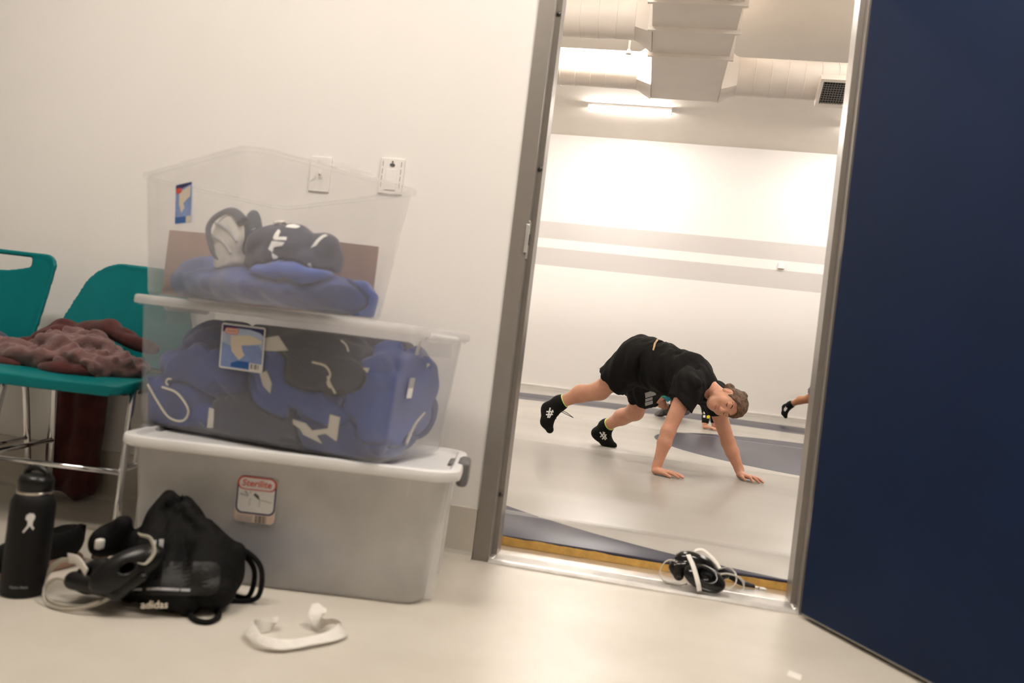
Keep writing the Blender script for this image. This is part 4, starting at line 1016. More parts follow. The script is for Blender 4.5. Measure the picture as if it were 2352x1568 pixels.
# ================================================================== WATER BOTTLE
wb = thing('water_bottle', 'tall black steel water bottle standing on the floor by the chairs', 'bottle', (-1.300, 1.585, 0))
obj('bottle_body', lathe([(0.034, 0.0), (0.0435, 0.002), (0.0455, 0.006), (0.0455, 0.196), (0.0445, 0.206), (0.040, 0.217), (0.0355, 0.224)], 40), 'bottle_black', wb, True)
obj('neck_ring', lathe([(0.0355, 0.224), (0.0365, 0.2255), (0.0365, 0.2295), (0.035, 0.231)], 40), 'steel_ring', wb, True, label='bare steel neck ring')
cp = obj('cap', lathe([(0.0355, 0.231), (0.0365, 0.233), (0.0365, 0.252), (0.033, 0.262), (0.020, 0.267)], 40), 'black_rubber', wb, True)
obj('cap_loop', tube([(-0.027, 0, 0.252), (-0.024, 0, 0.272), (0.0, 0, 0.280), (0.024, 0, 0.272), (0.027, 0, 0.252)], 0.0065, 10, 6), 'black_rubber', cp, True)
bb = bvh_of(xf(lathe([(0.034, 0.0), (0.0455, 0.006), (0.0455, 0.196), (0.0355, 0.224)], 64), None, tuple(wb.location)))
ud = np.array([0.58, -0.80, 0]); uw = np.array([0.80, 0.58, 0])
fig = [[(-0.004, 0.013), (-0.009, 0.018), (-0.008, 0.026), (-0.002, 0.031), (0.006, 0.030), (0.0095, 0.023), (0.007, 0.014)],
       [(-0.004, 0.014), (0.006, 0.014), (0.006, 0.004), (0.010, -0.002), (0.008, -0.006), (0.001, 0.003), (-0.009, -0.012), (-0.012, -0.011), (-0.004, 0.004)]]
org = np.array(wb.location)+ud*0.05+np.array([0, 0, 0.158])
def wsub(root, vf): return np.asarray(vf[0], float)-np.array(root.location), vf[1]
obj('logo_figure', wsub(wb, decal(fig, org, uw, (0, 0, 1), -ud, bb, 0.0005, 0.0006)), 'print_white', wb, label='white stick figure emblem')
org2 = np.array(wb.location)+np.array([0.30, -0.95, 0])*0.05+np.array([0, 0, 0.030])
tv, tf = text_vf('Hydro Flask', 0.0075, 0.0)
tv = np.asarray(tv)
def wrap_text(tv, tf, root, rad, ang0, z0):
    V = []
    for x, y_, z in tv:
        a = ang0+x/rad; V.append((rad*math.cos(a), rad*math.sin(a), z0+z))
    return V, tf
obj('lettering', wrap_text(tv, tf, wb, 0.0460, math.radians(-62), 0.026), 'print_grey', wb)

# ================================================================== SHOES BY THE BOTTLE
def sneaker(name, lab, loc, ang, grp):
    r = thing(name, lab, 'shoe', loc, ang, grp)
    up_ = SDF(0.004, 0.02).ell((0.075, 0, 0.045), (0.065, 0.037, 0.032)).ell((0.0, 0, 0.055), (0.075, 0.036, 0.042)).ell((-0.085, 0, 0.06), (0.055, 0.034, 0.050))
    up_.ell((-0.075, 0, 0.115), (0.045, 0.024, 0.045), None, 0.008, 's').box((0, 0, 0.0), (0.3, 0.3, 0.021), 0.004, None, 0.003, 's')
    obj('upper', up_.mesh(None, 1), 'black_cloth', r, True)
    obj('sole', SDF(0.004, 0.02).ell((0.07, 0, 0.012), (0.078, 0.042, 0.024)).ell((-0.06, 0, 0.012), (0.085, 0.038, 0.024)).box((0, 0, -0.02), (0.3, 0.3, 0.02), 0.001, None, 0.002, 's').box((0, 0, 0.045), (0.3, 0.3, 0.02), 0.001, None, 0.002, 's').mesh(None, 1), 'gum_sole', r, True, label='brown rubber sole')
    obj('heel_tab', bbox_bev(-0.141, -0.128, -0.010, 0.010, 0.050, 0.094, 0.003), 'black_cloth', r)
    obj('side_mark', xf(bbox_bev(-0.016, 0.016, -0.002, 0.001, -0.002, 0.002, 0.0005), rz(0.1), (-0.055, -0.0355, 0.058)), 'print_white', r)
    for k in range(4): obj('lace', tube([(0.01+k*0.018, -0.02, 0.082-k*0.006), (0.01+k*0.018, 0.0, 0.090-k*0.006), (0.01+k*0.018, 0.02, 0.082-k*0.006)], 0.0025, 6, 3), 'black_rubber', r, True)
    return r
sneaker('sneaker', 'black sneaker with brown rubber sole standing behind the water bottle', (-1.388, 1.705, 0), math.radians(-101.5), None)
st = thing('flat_strap', 'thin brown strap lying flat on the floor beside the black bag', 'strap', (-1.355, 1.93, 0))
obj('strap_body', ribbon([(-1.325, 1.872, 0.007), (-1.36, 1.95, 0.007), (-1.395, 2.03, 0.007)], [(1, 0.3, 0)]*3, 0.040, 0.012), 'brown_strap', st, world=True)
obj('strap_edge', ribbon([(-1.303, 1.880, 0.004), (-1.338, 1.957, 0.004), (-1.373, 2.037, 0.004)], [(1, 0.3, 0)]*3, 0.010, 0.008), 'print_cream', st, world=True)

# ================================================================== DRAWSTRING BAG
def unit0(v): return np.asarray(v, float)/np.linalg.norm(v)
def lerp0(a, b, t): return np.array(a)+(np.array(b)-np.array(a))*t
BG = thing('drawstring_bag', 'slumped black drawstring bag leaning against the bottom bin', 'bag', (-1.02, 1.70, 0))
S = SDF(0.006, 0.04)
for c, rr in (((-1.00, 1.680, 0.042), (0.150, 0.080, 0.050)), ((-0.945, 1.705, 0.055), (0.080, 0.070, 0.060)), ((-1.03, 1.715, 0.085), (0.110, 0.065, 0.070))): S.ell(c, rr)
S.cap((-1.040, 1.735, 0.12), (-1.066, 1.757, 0.229), 0.075, 0.018, 0.03).cap((-1.066, 1.757, 0.218), (-0.890, 1.752, 0.115), 0.014, 0.020, 0.02)
S.cap((-1.02, 1.735, 0.13), (-0.92, 1.735, 0.085), 0.055, 0.045, 0.03).cap((-1.066, 1.757, 0.205), (-1.11, 1.73, 0.12), 0.022, 0.035, 0.03)
S.cap((-1.165, 1.69, 0.105), (-1.148, 1.695, 0.158), 0.030, 0.022, 0.012).ell((-1.185, 1.69, 0.105), (0.035, 0.03, 0.03), None, 0.02)
S.box((-1.0, 1.7, -0.03), (0.6, 0.6, 0.031), 0.001, None, 0.004, 's')
S.fn((-2, 1, 0), (0, 2, 1), lambda X, Y, Z: (Y-(1.80+0.173*(X+1.0)))*0.985-0.0+Z*(-0.095)+0.0, 0.01, 'i')
for k in range(15):
    t_ = k/14; q_ = lerp0((-1.052, 1.742, 0.222), (-0.890, 1.745, 0.116), t_)
    S.ell(q_+np.array([0, -0.012+0.006*math.sin(k*2.4), 0.004*math.sin(k*1.7)]), (0.010, 0.020, 0.022), None, 0.006)
bgv = S.mesh(folds(0.013, 62, 73, 3, (0.85, 0.3, 0.35)), 1)
obj('bag_body', bgv, 'bag_black', BG, True, world=True)
bgb = bvh_of(bgv); vd = np.array([0.53, -0.85, 0.0]); vu = np.array([0.85, 0.53, 0])
vdir = np.array([0.50, -0.82, 0.28])
def bagdec(polys, org, m, nm, lab=None): obj(nm, decal(polys, org, vu, (0, 0, 1), -vdir, bgb, 0.0015, 0.001, 3), m, BG, world=True, label=lab)
bagdec([rr2(0.20, 0.075, 0.02)], np.array([-0.955, 1.60, 0.085]), 'bag_panel', 'front_panel', 'slightly shiny front panel')
bagdec([[(-0.075, 0.0), (0.0, 0.004), (0.078, 0.0), (0.078, 0.0055), (0.0, 0.0095), (-0.075, 0.0045)]], np.array([-0.965, 1.57, 0.062]), 'print_grey', 'piping', 'pale grey piping line')
bagdec([[(-0.006, -0.014), (-0.001, -0.015), (-0.002, 0.014), (-0.008, 0.013)], [(0.006, -0.015), (0.014, -0.014), (0.013, 0.016), (0.003, 0.016)]], np.array([-1.000, 1.60, 0.150]), 'print_grey', 'reflective_bars', 'two pale upright bars')
tv, tf = text_vf('adidas', 0.022, 0.0, 0, 0.0003)
P3 = []; best = -9
o_ = np.array([-0.975, 1.58, 0.030])
for x, y_, z in np.asarray(tv)[::5]:
    h_, _, _, _ = bgb.ray_cast(Vector(o_+vu*x+np.array([0, 0, z]))+Vector(vdir)*0.3, -Vector(vdir), 0.8)
    if h_ is not None: best = max(best, (np.array(h_)-o_)@vdir/(vdir@vdir))
vup = unit0(np.array([0, 0, 1])-vdir*vdir[2]/(vdir@vdir))
P3 = [tuple(o_+vdir*(best+0.0012)+vu*x+vup*z) for x, y_, z in np.asarray(tv)]
obj('lettering', (P3, tf), 'print_cream', BG, world=True, label='pale lettering on the bag')
obj('bag_cord', tube([(-0.915, 1.755, 0.125), (-0.875, 1.77, 0.118), (-0.835, 1.775, 0.085), (-0.825, 1.765, 0.03), (-0.850, 1.765, 0.0065), (-0.905, 1.735, 0.0065), (-0.955, 1.70, 0.02)], 0.0062, 9), 'bag_black', BG, True, world=True, label='thick black drawstring')
obj('bag_cord', tube([(-0.915, 1.755, 0.125), (-0.885, 1.775, 0.110), (-0.855, 1.785, 0.070), (-0.865, 1.79, 0.0065), (-0.915, 1.785, 0.0065), (-0.96, 1.76, 0.02)], 0.0062, 9), 'bag_black', BG, True, world=True)
obj('bag_cord', tube([(-0.950, 1.680, 0.012), (-0.915, 1.625, 0.0065), (-0.885, 1.600, 0.0065), (-0.858, 1.605, 0.0065), (-0.858, 1.645, 0.0065), (-0.895, 1.690, 0.0075), (-0.935, 1.700, 0.02)], 0.0062, 9), 'bag_black', BG, True, world=True)
obj('cord_knot', SDF(0.004, 0.012).ell((-0.912, 1.700, 0.016), (0.022, 0.018, 0.014)).cap((-0.93, 1.69, 0.01), (-0.895, 1.715, 0.022), 0.008).mesh(folds(0.003, 120, 5)), 'bag_black', BG, True, world=True)

# ================================================================== WRESTLING HEADGEAR
def ear_cup(c, nrm, upv, a, b, dpt, h=0.0035, ho=1.0):
    """hollow ear guard: domed oval shell with a wide hole"""
    n = np.array(nrm, float); n /= np.linalg.norm(n); u = np.array(upv, float); u -= n*(u@n); u /= np.linalg.norm(u); w_ = np.cross(u, n)
    Bm = np.array([w_, u, n]).T; c = np.array(c, float)
    S = SDF(h, 0.006).ell(c, (a, b, dpt), Bm).ell(c+n*dpt*0.75, (a*0.52*ho, b*0.42*ho, dpt*1.05), Bm, 0.008, 's')
    return S.mesh(None, 1)
def headgear(name, lab, loc, parts):
    r = thing(name, lab, 'headgear', loc, 0, 'wrestling headgears')
    for nm, vf, m, l in parts: obj(nm, vf, m, r, True, world=True, label=l)
    return r
def strap(P, wd, width=0.016, thick=0.0022, sp=8): return ribbon(P, [wd]*len(P) if np.ndim(wd) == 1 else wd, width, thick, sp)
# by the bag
headgear('headgear', 'black wrestling headgear with pale straps lying against the black bag', (-1.10, 1.57, 0), [
    ('ear_guard', ear_cup((-1.045, 1.575, 0.098), (0.45, -0.80, 0.35), (0.75, 0.35, 0.55), 0.040, 0.080, 0.030, 0.0035, 0.45), 'black_rubber', 'glossy black ear guard'),
    ('ear_guard', ear_cup((-1.135, 1.600, 0.060), (-0.35, -0.80, 0.50), (0.7, -0.2, 0.3), 0.040, 0.062, 0.030, 0.0035, 0.5), 'black_rubber', 'glossy black ear guard'),
    ('chin_pad', SDF(0.004, 0.01).cap((-1.17, 1.575, 0.052), (-1.05, 1.555, 0.050), 0.020, 0.014).cap((-1.05, 1.555, 0.050), (-1.0, 1.565, 0.090), 0.014, 0.010).mesh(), 'black_rubber', None),
    ('strap', strap([(-1.150, 1.57, 0.090), (-1.210, 1.585, 0.088), (-1.252, 1.60, 0.050), (-1.235, 1.575, 0.010), (-1.180, 1.545, 0.006), (-1.110, 1.555, 0.012), (-1.060, 1.562, 0.040)], (0.2, -0.5, 0.85), 0.011), 'strap_cream', 'pale rubbery strap'),
    ('strap', strap([(-1.165, 1.560, 0.050), (-1.205, 1.565, 0.052), (-1.228, 1.56, 0.028), (-1.195, 1.535, 0.006), (-1.130, 1.530, 0.008), (-1.080, 1.545, 0.030)], (0.2, -0.5, 0.85), 0.010), 'strap_cream', 'pale rubbery strap'),
    ('strap', strap([(-1.190, 1.575, 0.098), (-1.155, 1.562, 0.100), (-1.125, 1.552, 0.082)], (0.3, -0.3, 0.9), 0.022), 'strap_white', 'wide white strap'),
    ('strap', strap([(-1.035, 1.585, 0.172), (-1.000, 1.575, 0.170), (-0.985, 1.570, 0.145), (-1.000, 1.570, 0.120), (-1.025, 1.570, 0.115)], (0.75, -0.4, 0.2), 0.012), 'strap_cream', 'pale curved strap'),
    ('strap_end', SDF(0.003, 0.004).box((-1.165, 1.640, 0.118), (0.008, 0.010, 0.012), 0.004).mesh(), 'strap_white', None),
])
# on the threshold
headgear('headgear', 'black wrestling headgear with white straps sitting on the doorway threshold', (0.23, 2.535, 0.013), [
    ('ear_guard', ear_cup((0.250, 2.500, 0.048), (0.15, -0.72, 0.62), (1, 0, -0.30), 0.040, 0.066, 0.030, 0.003), 'black_gloss', 'glossy black ear guard facing the corridor'),
    ('ear_guard', ear_cup((0.225, 2.560, 0.072), (0.10, 0.60, 0.75), (1, 0.1, -0.25), 0.040, 0.068, 0.034, 0.003), 'black_gloss', 'glossy black ear guard facing the mat'),
    ('guard_bridge', SDF(0.003, 0.012).cap((0.165, 2.53, 0.058), (0.175, 2.515, 0.040), 0.022, 0.016).cap((0.165, 2.53, 0.06), (0.21, 2.53, 0.075), 0.018, 0.016).mesh(folds(0.002, 90, 3)), 'black_gloss', None),
    ('strap_anchor', SDF(0.003, 0.012).cap((0.292, 2.552, 0.045), (0.32, 2.545, 0.055), 0.014, 0.010).mesh(), 'black_gloss', None),
    ('strap', strap([(0.196, 2.520, 0.106), (0.213, 2.488, 0.080), (0.228, 2.462, 0.045), (0.236, 2.452, 0.0185)], (1, 0.3, 0.1), 0.0145), 'strap_white', 'broad white strap across the front'),
    ('strap', strap([(0.168, 2.525, 0.068), (0.148, 2.525, 0.080), (0.128, 2.525, 0.068), (0.118, 2.52, 0.040), (0.132, 2.51, 0.018), (0.175, 2.495, 0.017), (0.20, 2.49, 0.026)], (0.1, -0.75, 0.6), 0.011), 'strap_white', 'white strap loop'),
    ('strap', strap([(0.215, 2.590, 0.085), (0.225, 2.60, 0.105), (0.250, 2.60, 0.108), (0.285, 2.585, 0.085), (0.302, 2.57, 0.066)], (0.25, 0.8, 0.5), 0.013), 'strap_white', 'white strap arching over the back'),
    ('strap', strap([(0.300, 2.565, 0.068), (0.325, 2.555, 0.078), (0.345, 2.54, 0.065), (0.345, 2.52, 0.042), (0.325, 2.505, 0.028), (0.308, 2.50, 0.026)], (0.2, -0.7, 0.5), 0.009), 'strap_white', 'white strap loop'),
    ('strap', strap([(0.285, 2.525, 0.050), (0.310, 2.520, 0.066), (0.345, 2.525, 0.064), (0.368, 2.535, 0.048), (0.372, 2.54, 0.026), (0.360, 2.545, 0.016)], (0.2, -0.7, 0.5), 0.009), 'strap_white', 'white strap loop'),
    ('chin_strap', strap([(0.300, 2.585, 0.062), (0.335, 2.600, 0.045), (0.375, 2.610, 0.026), (0.415, 2.612, 0.020)], (0.3, 0.7, 0.6), [0.020, 0.026, 0.022, 0.012], 0.005), 'black_rubber', 'black padded chin strap'),
    ('snap', SDF(0.003, 0.003).ell((0.424, 2.612, 0.0175), (0.010, 0.007, 0.005)).mesh(), 'steel_ring', None),
    ('snap_end', SDF(0.003, 0.003).ell((0.441, 2.613, 0.0165), (0.013, 0.008, 0.0045)).mesh(), 'strap_white', None),
])

# ================================================================== LITTER ON THE CORRIDOR FLOOR
P = [(-0.730, 1.655, 0.020), (-0.722, 1.632, 0.010), (-0.745, 1.612, 0.012), (-0.756, 1.585, 0.020), (-0.735, 1.553, 0.022), (-0.700, 1.530, 0.018), (-0.660, 1.545, 0.011), (-0.620, 1.590, 0.010), (-0.588, 1.640, 0.011), (-0.580, 1.672, 0.018), (-0.605, 1.680, 0.026), (-0.632, 1.672, 0.022), (-0.650, 1.690, 0.034), (-0.664, 1.708, 0.046)]
N_ = [(1, .4, .3), (0.3, .2, .9), (.2, .6, .8), (0.5, .1, .85), (.3, .5, .8), (.1, .6, .8), (-.3, .8, .4), (-.5, .7, .3), (-.7, .4, .4), (-.5, -.2, .8), (.1, -.7, .6), (.6, -.3, .6), (.9, .1, .2), (.9, .3, .1)]
o = obj('athletic_tape', ribbon(P, N_, [0.010, 0.018, 0.030, 0.034, 0.026, 0.018, 0.028, 0.026, 0.030, 0.034, 0.034, 0.040, 0.042, 0.014], 0.0022, 8), 'tape_white', None, True)
o.location.z = 0.0
tag(o, 'curled strip of white athletic tape lying on the floor in front of the bins', 'tape')
pv = np.array([(0.410, 1.957, 0.004), (0.436, 1.941, 0.0035), (0.428, 1.913, 0.002), (0.401, 1.929, 0.002)])
o = obj('paper_scrap', (np.vstack([pv-np.array([0, 0, 0.0015]), pv]), [(3, 2, 1, 0), (4, 5, 6, 7), (0, 1, 5, 4), (1, 2, 6, 5), (2, 3, 7, 6), (3, 0, 4, 7)]), 'paper_white'); o.location.z = 0
tag(o, 'small white paper scrap on the floor near the blue door', 'paper scrap')

# ================================================================== PEOPLE
# joints of the crawling athlete, metres, room space
J = {'head': (0.490, 4.850, 0.505), 'neck0': (0.347, 4.949, 0.603), 'neck1': (0.434, 4.903, 0.552), 'shR': (0.264, 4.813, 0.58), 'elR': (0.175, 4.74, 0.3),
     'wrR': (0.135, 4.714, 0.104), 'shL': (0.431, 5.095, 0.537), 'elL': (0.558, 5.105, 0.253), 'wrL': (0.640, 5.085, 0.098), 'chest': (0.262, 4.985, 0.635),
     'waist': (0.114, 5.131, 0.692), 'pelv': (-0.016, 5.241, 0.699), 'hipR': (-0.068, 5.162, 0.675), 'knR': (-0.278, 5.27, 0.46), 'caR': (-0.403, 5.3, 0.425),
     'anR': (-0.537, 5.328, 0.343), 'heelR': (-0.61, 5.337, 0.3), 'ballR': (-0.602, 5.308, 0.212), 'toeR': (-0.574, 5.293, 0.164), 'hipL': (0.052, 5.365, 0.65),
     'knL': (-0.034, 5.627, 0.332), 'caL': (-0.122, 5.724, 0.278), 'anL': (-0.231, 5.828, 0.19), 'heelL': (-0.29, 5.879, 0.13), 'ballL': (-0.209, 5.853, 0.073), 'toeL': (-0.159, 5.831, 0.060)}
J = {k: np.array(v) for k, v in J.items()}
def lerp(a, b, t): return a+(b-a)*t
def unit(v): v = np.asarray(v, float); return v/np.linalg.norm(v)
HU = unit((0.985, 0.06, -0.12)); HF = np.array([0.03, -0.887, -0.462]); HF = unit(HF-HU*(HF@HU)); HE = np.cross(HF, HU)   # crown, face, right ear
if HE[2] < 0: HE = -HE
HC = J['head']
def hp(e, u, f): return HC+HE*e+HU*u+HF*f
HB = np.array([HE, HU, HF]).T
def head_sdf(S):
    S.ell(hp(0, 0.030, -0.012), (0.073, 0.088, 0.092), HB, 0.02)          # cranium
    S.ell(hp(0, -0.030, 0.026), (0.060, 0.075, 0.062), HB, 0.03)          # face
    S.ell(hp(0, -0.086, 0.052), (0.032, 0.026, 0.028), HB, 0.025)         # chin
    for s in (-1, 1):
        S.ell(hp(s*0.036, -0.030, 0.060), (0.022, 0.022, 0.020), HB, 0.022)   # cheek
        S.ell(hp(s*0.048, -0.060, 0.005), (0.016, 0.035, 0.030), HB, 0.02)    # jaw corner
        S.ell(hp(s*0.028, 0.020, 0.082), (0.022, 0.009, 0.010), HB, 0.014)    # brow
        S.ell(hp(s*0.031, 0.002, 0.096), (0.017, 0.010, 0.012), HB, 0.010, 's')  # eye socket
        S.ell(hp(s*0.031, 0.000, 0.076), (0.0125, 0.0105, 0.0115), HB, 0.003)  # eyelid
        S.ell(hp(s*0.073, -0.010, -0.012), (0.010, 0.031, 0.019), HB, 0.006)  # ear
        S.ell(hp(s*0.082, -0.008, -0.008), (0.006, 0.017, 0.009), HB, 0.004, 's')
        S.ell(hp(s*0.010, -0.036, 0.098), (0.008, 0.007, 0.009), HB, 0.006)   # nostril wing
    S.cap(hp(0, 0.008, 0.084), hp(0, -0.030, 0.106), 0.008, 0.0105, 0.012)    # nose
    S.ell(hp(0, -0.058, 0.083), (0.022, 0.0055, 0.009), HB, 0.008)        # upper lip
    S.ell(hp(0, -0.068, 0.080), (0.019, 0.006, 0.009), HB, 0.008)
    S.ell(hp(0, -0.0635, 0.093), (0.021, 0.0016, 0.006), HB, 0.003, 's')
    return S
def finger(S, a, b, r, lift=0.012):
    a, b = np.array(a, float), np.array(b, float); m = lerp(a, b, 0.45)+np.array([0, 0, lift*0.35]); q = lerp(a, b, 0.75)+np.array([0, 0, 0.002])
    S.cap(a, m, r*1.08, r, 0.004).cap(m, q, r, r*0.92, 0.003).cap(q, b, r*0.92, r*0.72, 0.003)
HANDS = {'R': dict(heel=(0.128, 4.708, 0.072), kn=[(0.208, 4.672, 0.070), (0.216, 4.694, 0.072), (0.219, 4.716, 0.070), (0.216, 4.737, 0.066)],
                   tip=[(0.262, 4.640, 0.0535), (0.288, 4.668, 0.0535), (0.290, 4.704, 0.0535), (0.272, 4.742, 0.0525)], th=[(0.150, 4.680, 0.068), (0.184, 4.652, 0.062), (0.212, 4.634, 0.0545)]),
         'L': dict(heel=(0.648, 5.060, 0.072), kn=[(0.690, 4.990, 0.070), (0.709, 5.003, 0.072), (0.727, 5.020, 0.070), (0.741, 5.040, 0.066)],
                   tip=[(0.706, 4.925, 0.0535), (0.744, 4.938, 0.0535), (0.771, 4.966, 0.0535), (0.779, 5.002, 0.0525)], th=[(0.650, 5.035, 0.070), (0.650, 4.998, 0.064), (0.664, 4.968, 0.0545)])}
def hand_sdf(S, side):
    h = HANDS[side]; hl = np.array(h['heel']); w_ = J['wr'+side]
    S.cap(w_, hl, 0.027, 0.024, 0.015)
    for i, (k, t) in enumerate(zip(h['kn'], h['tip'])):
        S.cap(hl+np.array([0, 0, -0.004])+(np.array(k)-np.mean(h['kn'], 0))*0.35, k, 0.0165, 0.0115, 0.010)
        finger(S, k, t, (0.0090, 0.0092, 0.0088, 0.0078)[i])
    a, b, c = [np.array(q) for q in h['th']]
    S.cap(hl, a, 0.019, 0.016, 0.012).cap(a, b, 0.014, 0.0108, 0.006).cap(b, c, 0.0105, 0.0085, 0.004)
def body_mesh():
    S = SDF(0.0052, 0.03)
    S.ell(J['chest'], (0.125, 0.125, 0.105), None, 0.05).ell(J['waist'], (0.115, 0.11, 0.10), None, 0.06).ell(J['pelv'], (0.13, 0.13, 0.12), None, 0.06)
    S.cap(J['shR'], J['shL'], 0.060, 0.060, 0.05).cap(J['chest'], J['neck0'], 0.09, 0.06, 0.05)
    S.cap(J['neck0'], hp(0, -0.03, -0.035), 0.058, 0.052, 0.025)
    for s in 'RL':
        S.cap(J['sh'+s], J['el'+s], 0.054, 0.041, 0.03); S.cap(J['el'+s], lerp(J['el'+s], J['wr'+s], 0.35), 0.041, 0.041, 0.02)
        S.cap(lerp(J['el'+s], J['wr'+s], 0.35), J['wr'+s], 0.041, 0.027, 0.015)
        hand_sdf(S, s)
        S.cap(J['hip'+s], lerp(J['hip'+s], J['kn'+s], 0.9), 0.088, 0.060, 0.04)
        S.ell(J['kn'+s], (0.058, 0.056, 0.056), None, 0.03)
        S.cap(J['kn'+s], J['ca'+s], 0.054, 0.054, 0.03); S.cap(J['ca'+s], J['an'+s], 0.052, 0.035, 0.03)
        S.cap(J['an'+s], J['heel'+s], 0.034, 0.028, 0.02); S.cap(J['an'+s], J['ball'+s], 0.032, 0.026, 0.02)
    # calf bulge
    S.ell(lerp(J['knR'], J['anR'], 0.35)+np.array([0, 0, 0.014]), (0.075, 0.045, 0.042), None, 0.03)
    S.ell(lerp(J['knL'], J['anL'], 0.35)+np.array([0, 0, 0.012]), (0.06, 0.06, 0.042), None, 0.03)
    head_sdf(S)
    return S.mesh(None, 1)
BODY = body_mesh()
def plane_cut(p, n, k=0.004):
    p, n = np.array(p, float), unit(n)
    return lambda X, Y, Z: (X-p[0])*n[0]+(Y-p[1])*n[1]+(Z-p[2])*n[2]
def cut_cap(a, b, ra, rb, pt, nrm):
    """tapered sleeve that ends flat at a plane"""
    a, b, nrm, pt = np.array(a), np.array(b), unit(nrm), np.array(pt); ab = b-a; L = ab@ab
    def f(X, Y, Z):
        px, py, pz = X-a[0], Y-a[1], Z-a[2]; t = np.clip((px*ab[0]+py*ab[1]+pz*ab[2])/L, 0, 1)
        d = np.sqrt((px-ab[0]*t)**2+(py-ab[1]*t)**2+(pz-ab[2]*t)**2)-(ra+(rb-ra)*t)
        return np.maximum(d, (X-pt[0])*nrm[0]+(Y-pt[1])*nrm[1]+(Z-pt[2])*nrm[2])
    rm = max(ra, rb); return np.minimum(a, b)-rm, np.maximum(a, b)+rm, f
def shirt_mesh():
    S = SDF(0.006, 0.04)
    S.ell(J['chest'], (0.150, 0.150, 0.128), None, 0.05).ell(lerp(J['chest'], J['waist'], 0.6)+np.array([0, 0, -0.015]), (0.145, 0.142, 0.132), None, 0.06)
    S.ell(J['waist']+np.array([0.012, -0.008, -0.020]), (0.135, 0.132, 0.128), None, 0.06)
    S.ell(lerp(J['waist'], J['pelv'], 0.40)+np.array([0, 0, -0.012]), (0.152, 0.150, 0.146), None, 0.05)
    S.ell(lerp(J['chest'], J['waist'], 0.75)+np.array([0, 0, -0.075]), (0.13, 0.125, 0.10), None, 0.06)
    S.ell(lerp(J['waist'], J['pelv'], 0.55)+np.array([0, 0, -0.075]), (0.115, 0.115, 0.09), None, 0.06)
    S.cap(J['shR'], J['shL'], 0.080, 0.080, 0.05); S.cap(J['chest']+np.array([0, 0, 0.03]), J['neck0'], 0.10, 0.072, 0.05)
    for s, k in (('R', 0.40), ('L', 0.40)):
        a, b = J['sh'+s], lerp(J['sh'+s], J['el'+s], k); nn = unit(b-a)
        lo, hi, f = cut_cap(a, b+nn*0.06, 0.080, 0.074, b, nn+np.array([-0.35 if s == 'R' else -0.1, 0, 0])); S.fn(lo, hi, f, 0.05)
    # neckline and hem
    S.ell(hp(0, -0.02, -0.02), (0.085, 0.105, 0.10), HB, 0.006, 's')
    d = unit(J['chest']-J['pelv']); hem = lerp(J['pelv'], J['waist'], 0.88)+np.array([0, 0, 0.12])
    S.fn((-2, 3, -1), (2, 12, 2), plane_cut(hem, -d+np.array([0, 0, 0.42])), 0.004, 'i')
    return S.mesh(folds(0.010, 60, 81, 3, (0.75, -0.5, 0.1)), 1)
def shorts_mesh():
    S = SDF(0.006, 0.04)
    S.ell(J['pelv']+np.array([0, 0, -0.005]), (0.160, 0.158, 0.150), None, 0.05)
    S.cap(J['pelv'], lerp(J['pelv'], J['waist'], 0.95), 0.148, 0.128, 0.05)
    for s, k in (('R', 0.66), ('L', 0.66)):
        a, b = J['hip'+s], lerp(J['hip'+s], J['kn'+s], k); nn = unit(b-a)
        lo, hi, f = cut_cap(a, b+nn*0.08, 0.132, 0.104, b, nn+np.array([0, 0, -0.15])); S.fn(lo, hi, f, 0.045)
    d = unit(J['chest']-J['pelv']); top = lerp(J['pelv'], J['waist'], 0.66)
    S.fn((-2, 3, -1), (2, 12, 2), plane_cut(top, d), 0.004, 'i')
    return S.mesh(folds(0.009, 60, 82, 3, (0.6, -0.5, -0.5)), 1)
SHIRT, SHORTS = shirt_mesh(), shorts_mesh()
def shoe_mesh(s):
    an, he, ba, to = [J[k+s] for k in ('an', 'heel', 'ball', 'toe')]
    S = SDF(0.0045, 0.02)
    leg = unit(J['ca'+s]-an)
    S.cap(he, ba, 0.036, 0.036, 0.02).cap(ba, to, 0.036, 0.026, 0.02).cap(an, lerp(he, ba, 0.3), 0.044, 0.036, 0.03).cap(an+leg*0.012, he, 0.044, 0.036, 0.03).cap(an, ba, 0.040, 0.036, 0.03)
    S.cap(an, an+leg*0.05, 0.047, 0.044, 0.02)
    S.fn((-2, 3, -1), (2, 12, 2), plane_cut(an+leg*0.042, leg), 0.004, 'i')
    if s == 'L': S.fn((-2, 3, -1), (2, 12, 2), lambda X, Y, Z: MATZ+0.003-Z+0*X+0*Y, 0.002, 'i')
    return S.mesh(None, 1)
SHOE = {s: shoe_mesh(s) for s in 'RL'}
def sole_mesh(s):
    he, ba, to, an = [J[k+s] for k in ('heel', 'ball', 'toe', 'an')]
    fd = unit(ba-he); dn = (ba+he)/2-an; dn = unit(dn-fd*(dn@fd)) if s == 'R' else unit(np.array([0, 0, -1.0])-fd*(-fd[2]))
    S = SDF(0.0045, 0.01)
    S.cap(he+dn*0.017, ba+dn*0.017, 0.026, 0.027, 0.01).cap(ba+dn*0.017, to+dn*0.012, 0.027, 0.018, 0.01)
    if s == 'L': S.fn((-2, 3, -1), (2, 12, 2), lambda X, Y, Z: MATZ+0.0005-Z+0*X+0*Y, 0.002, 'i')
    return S.mesh(None, 1)
SOLE = {s: sole_mesh(s) for s in 'RL'}
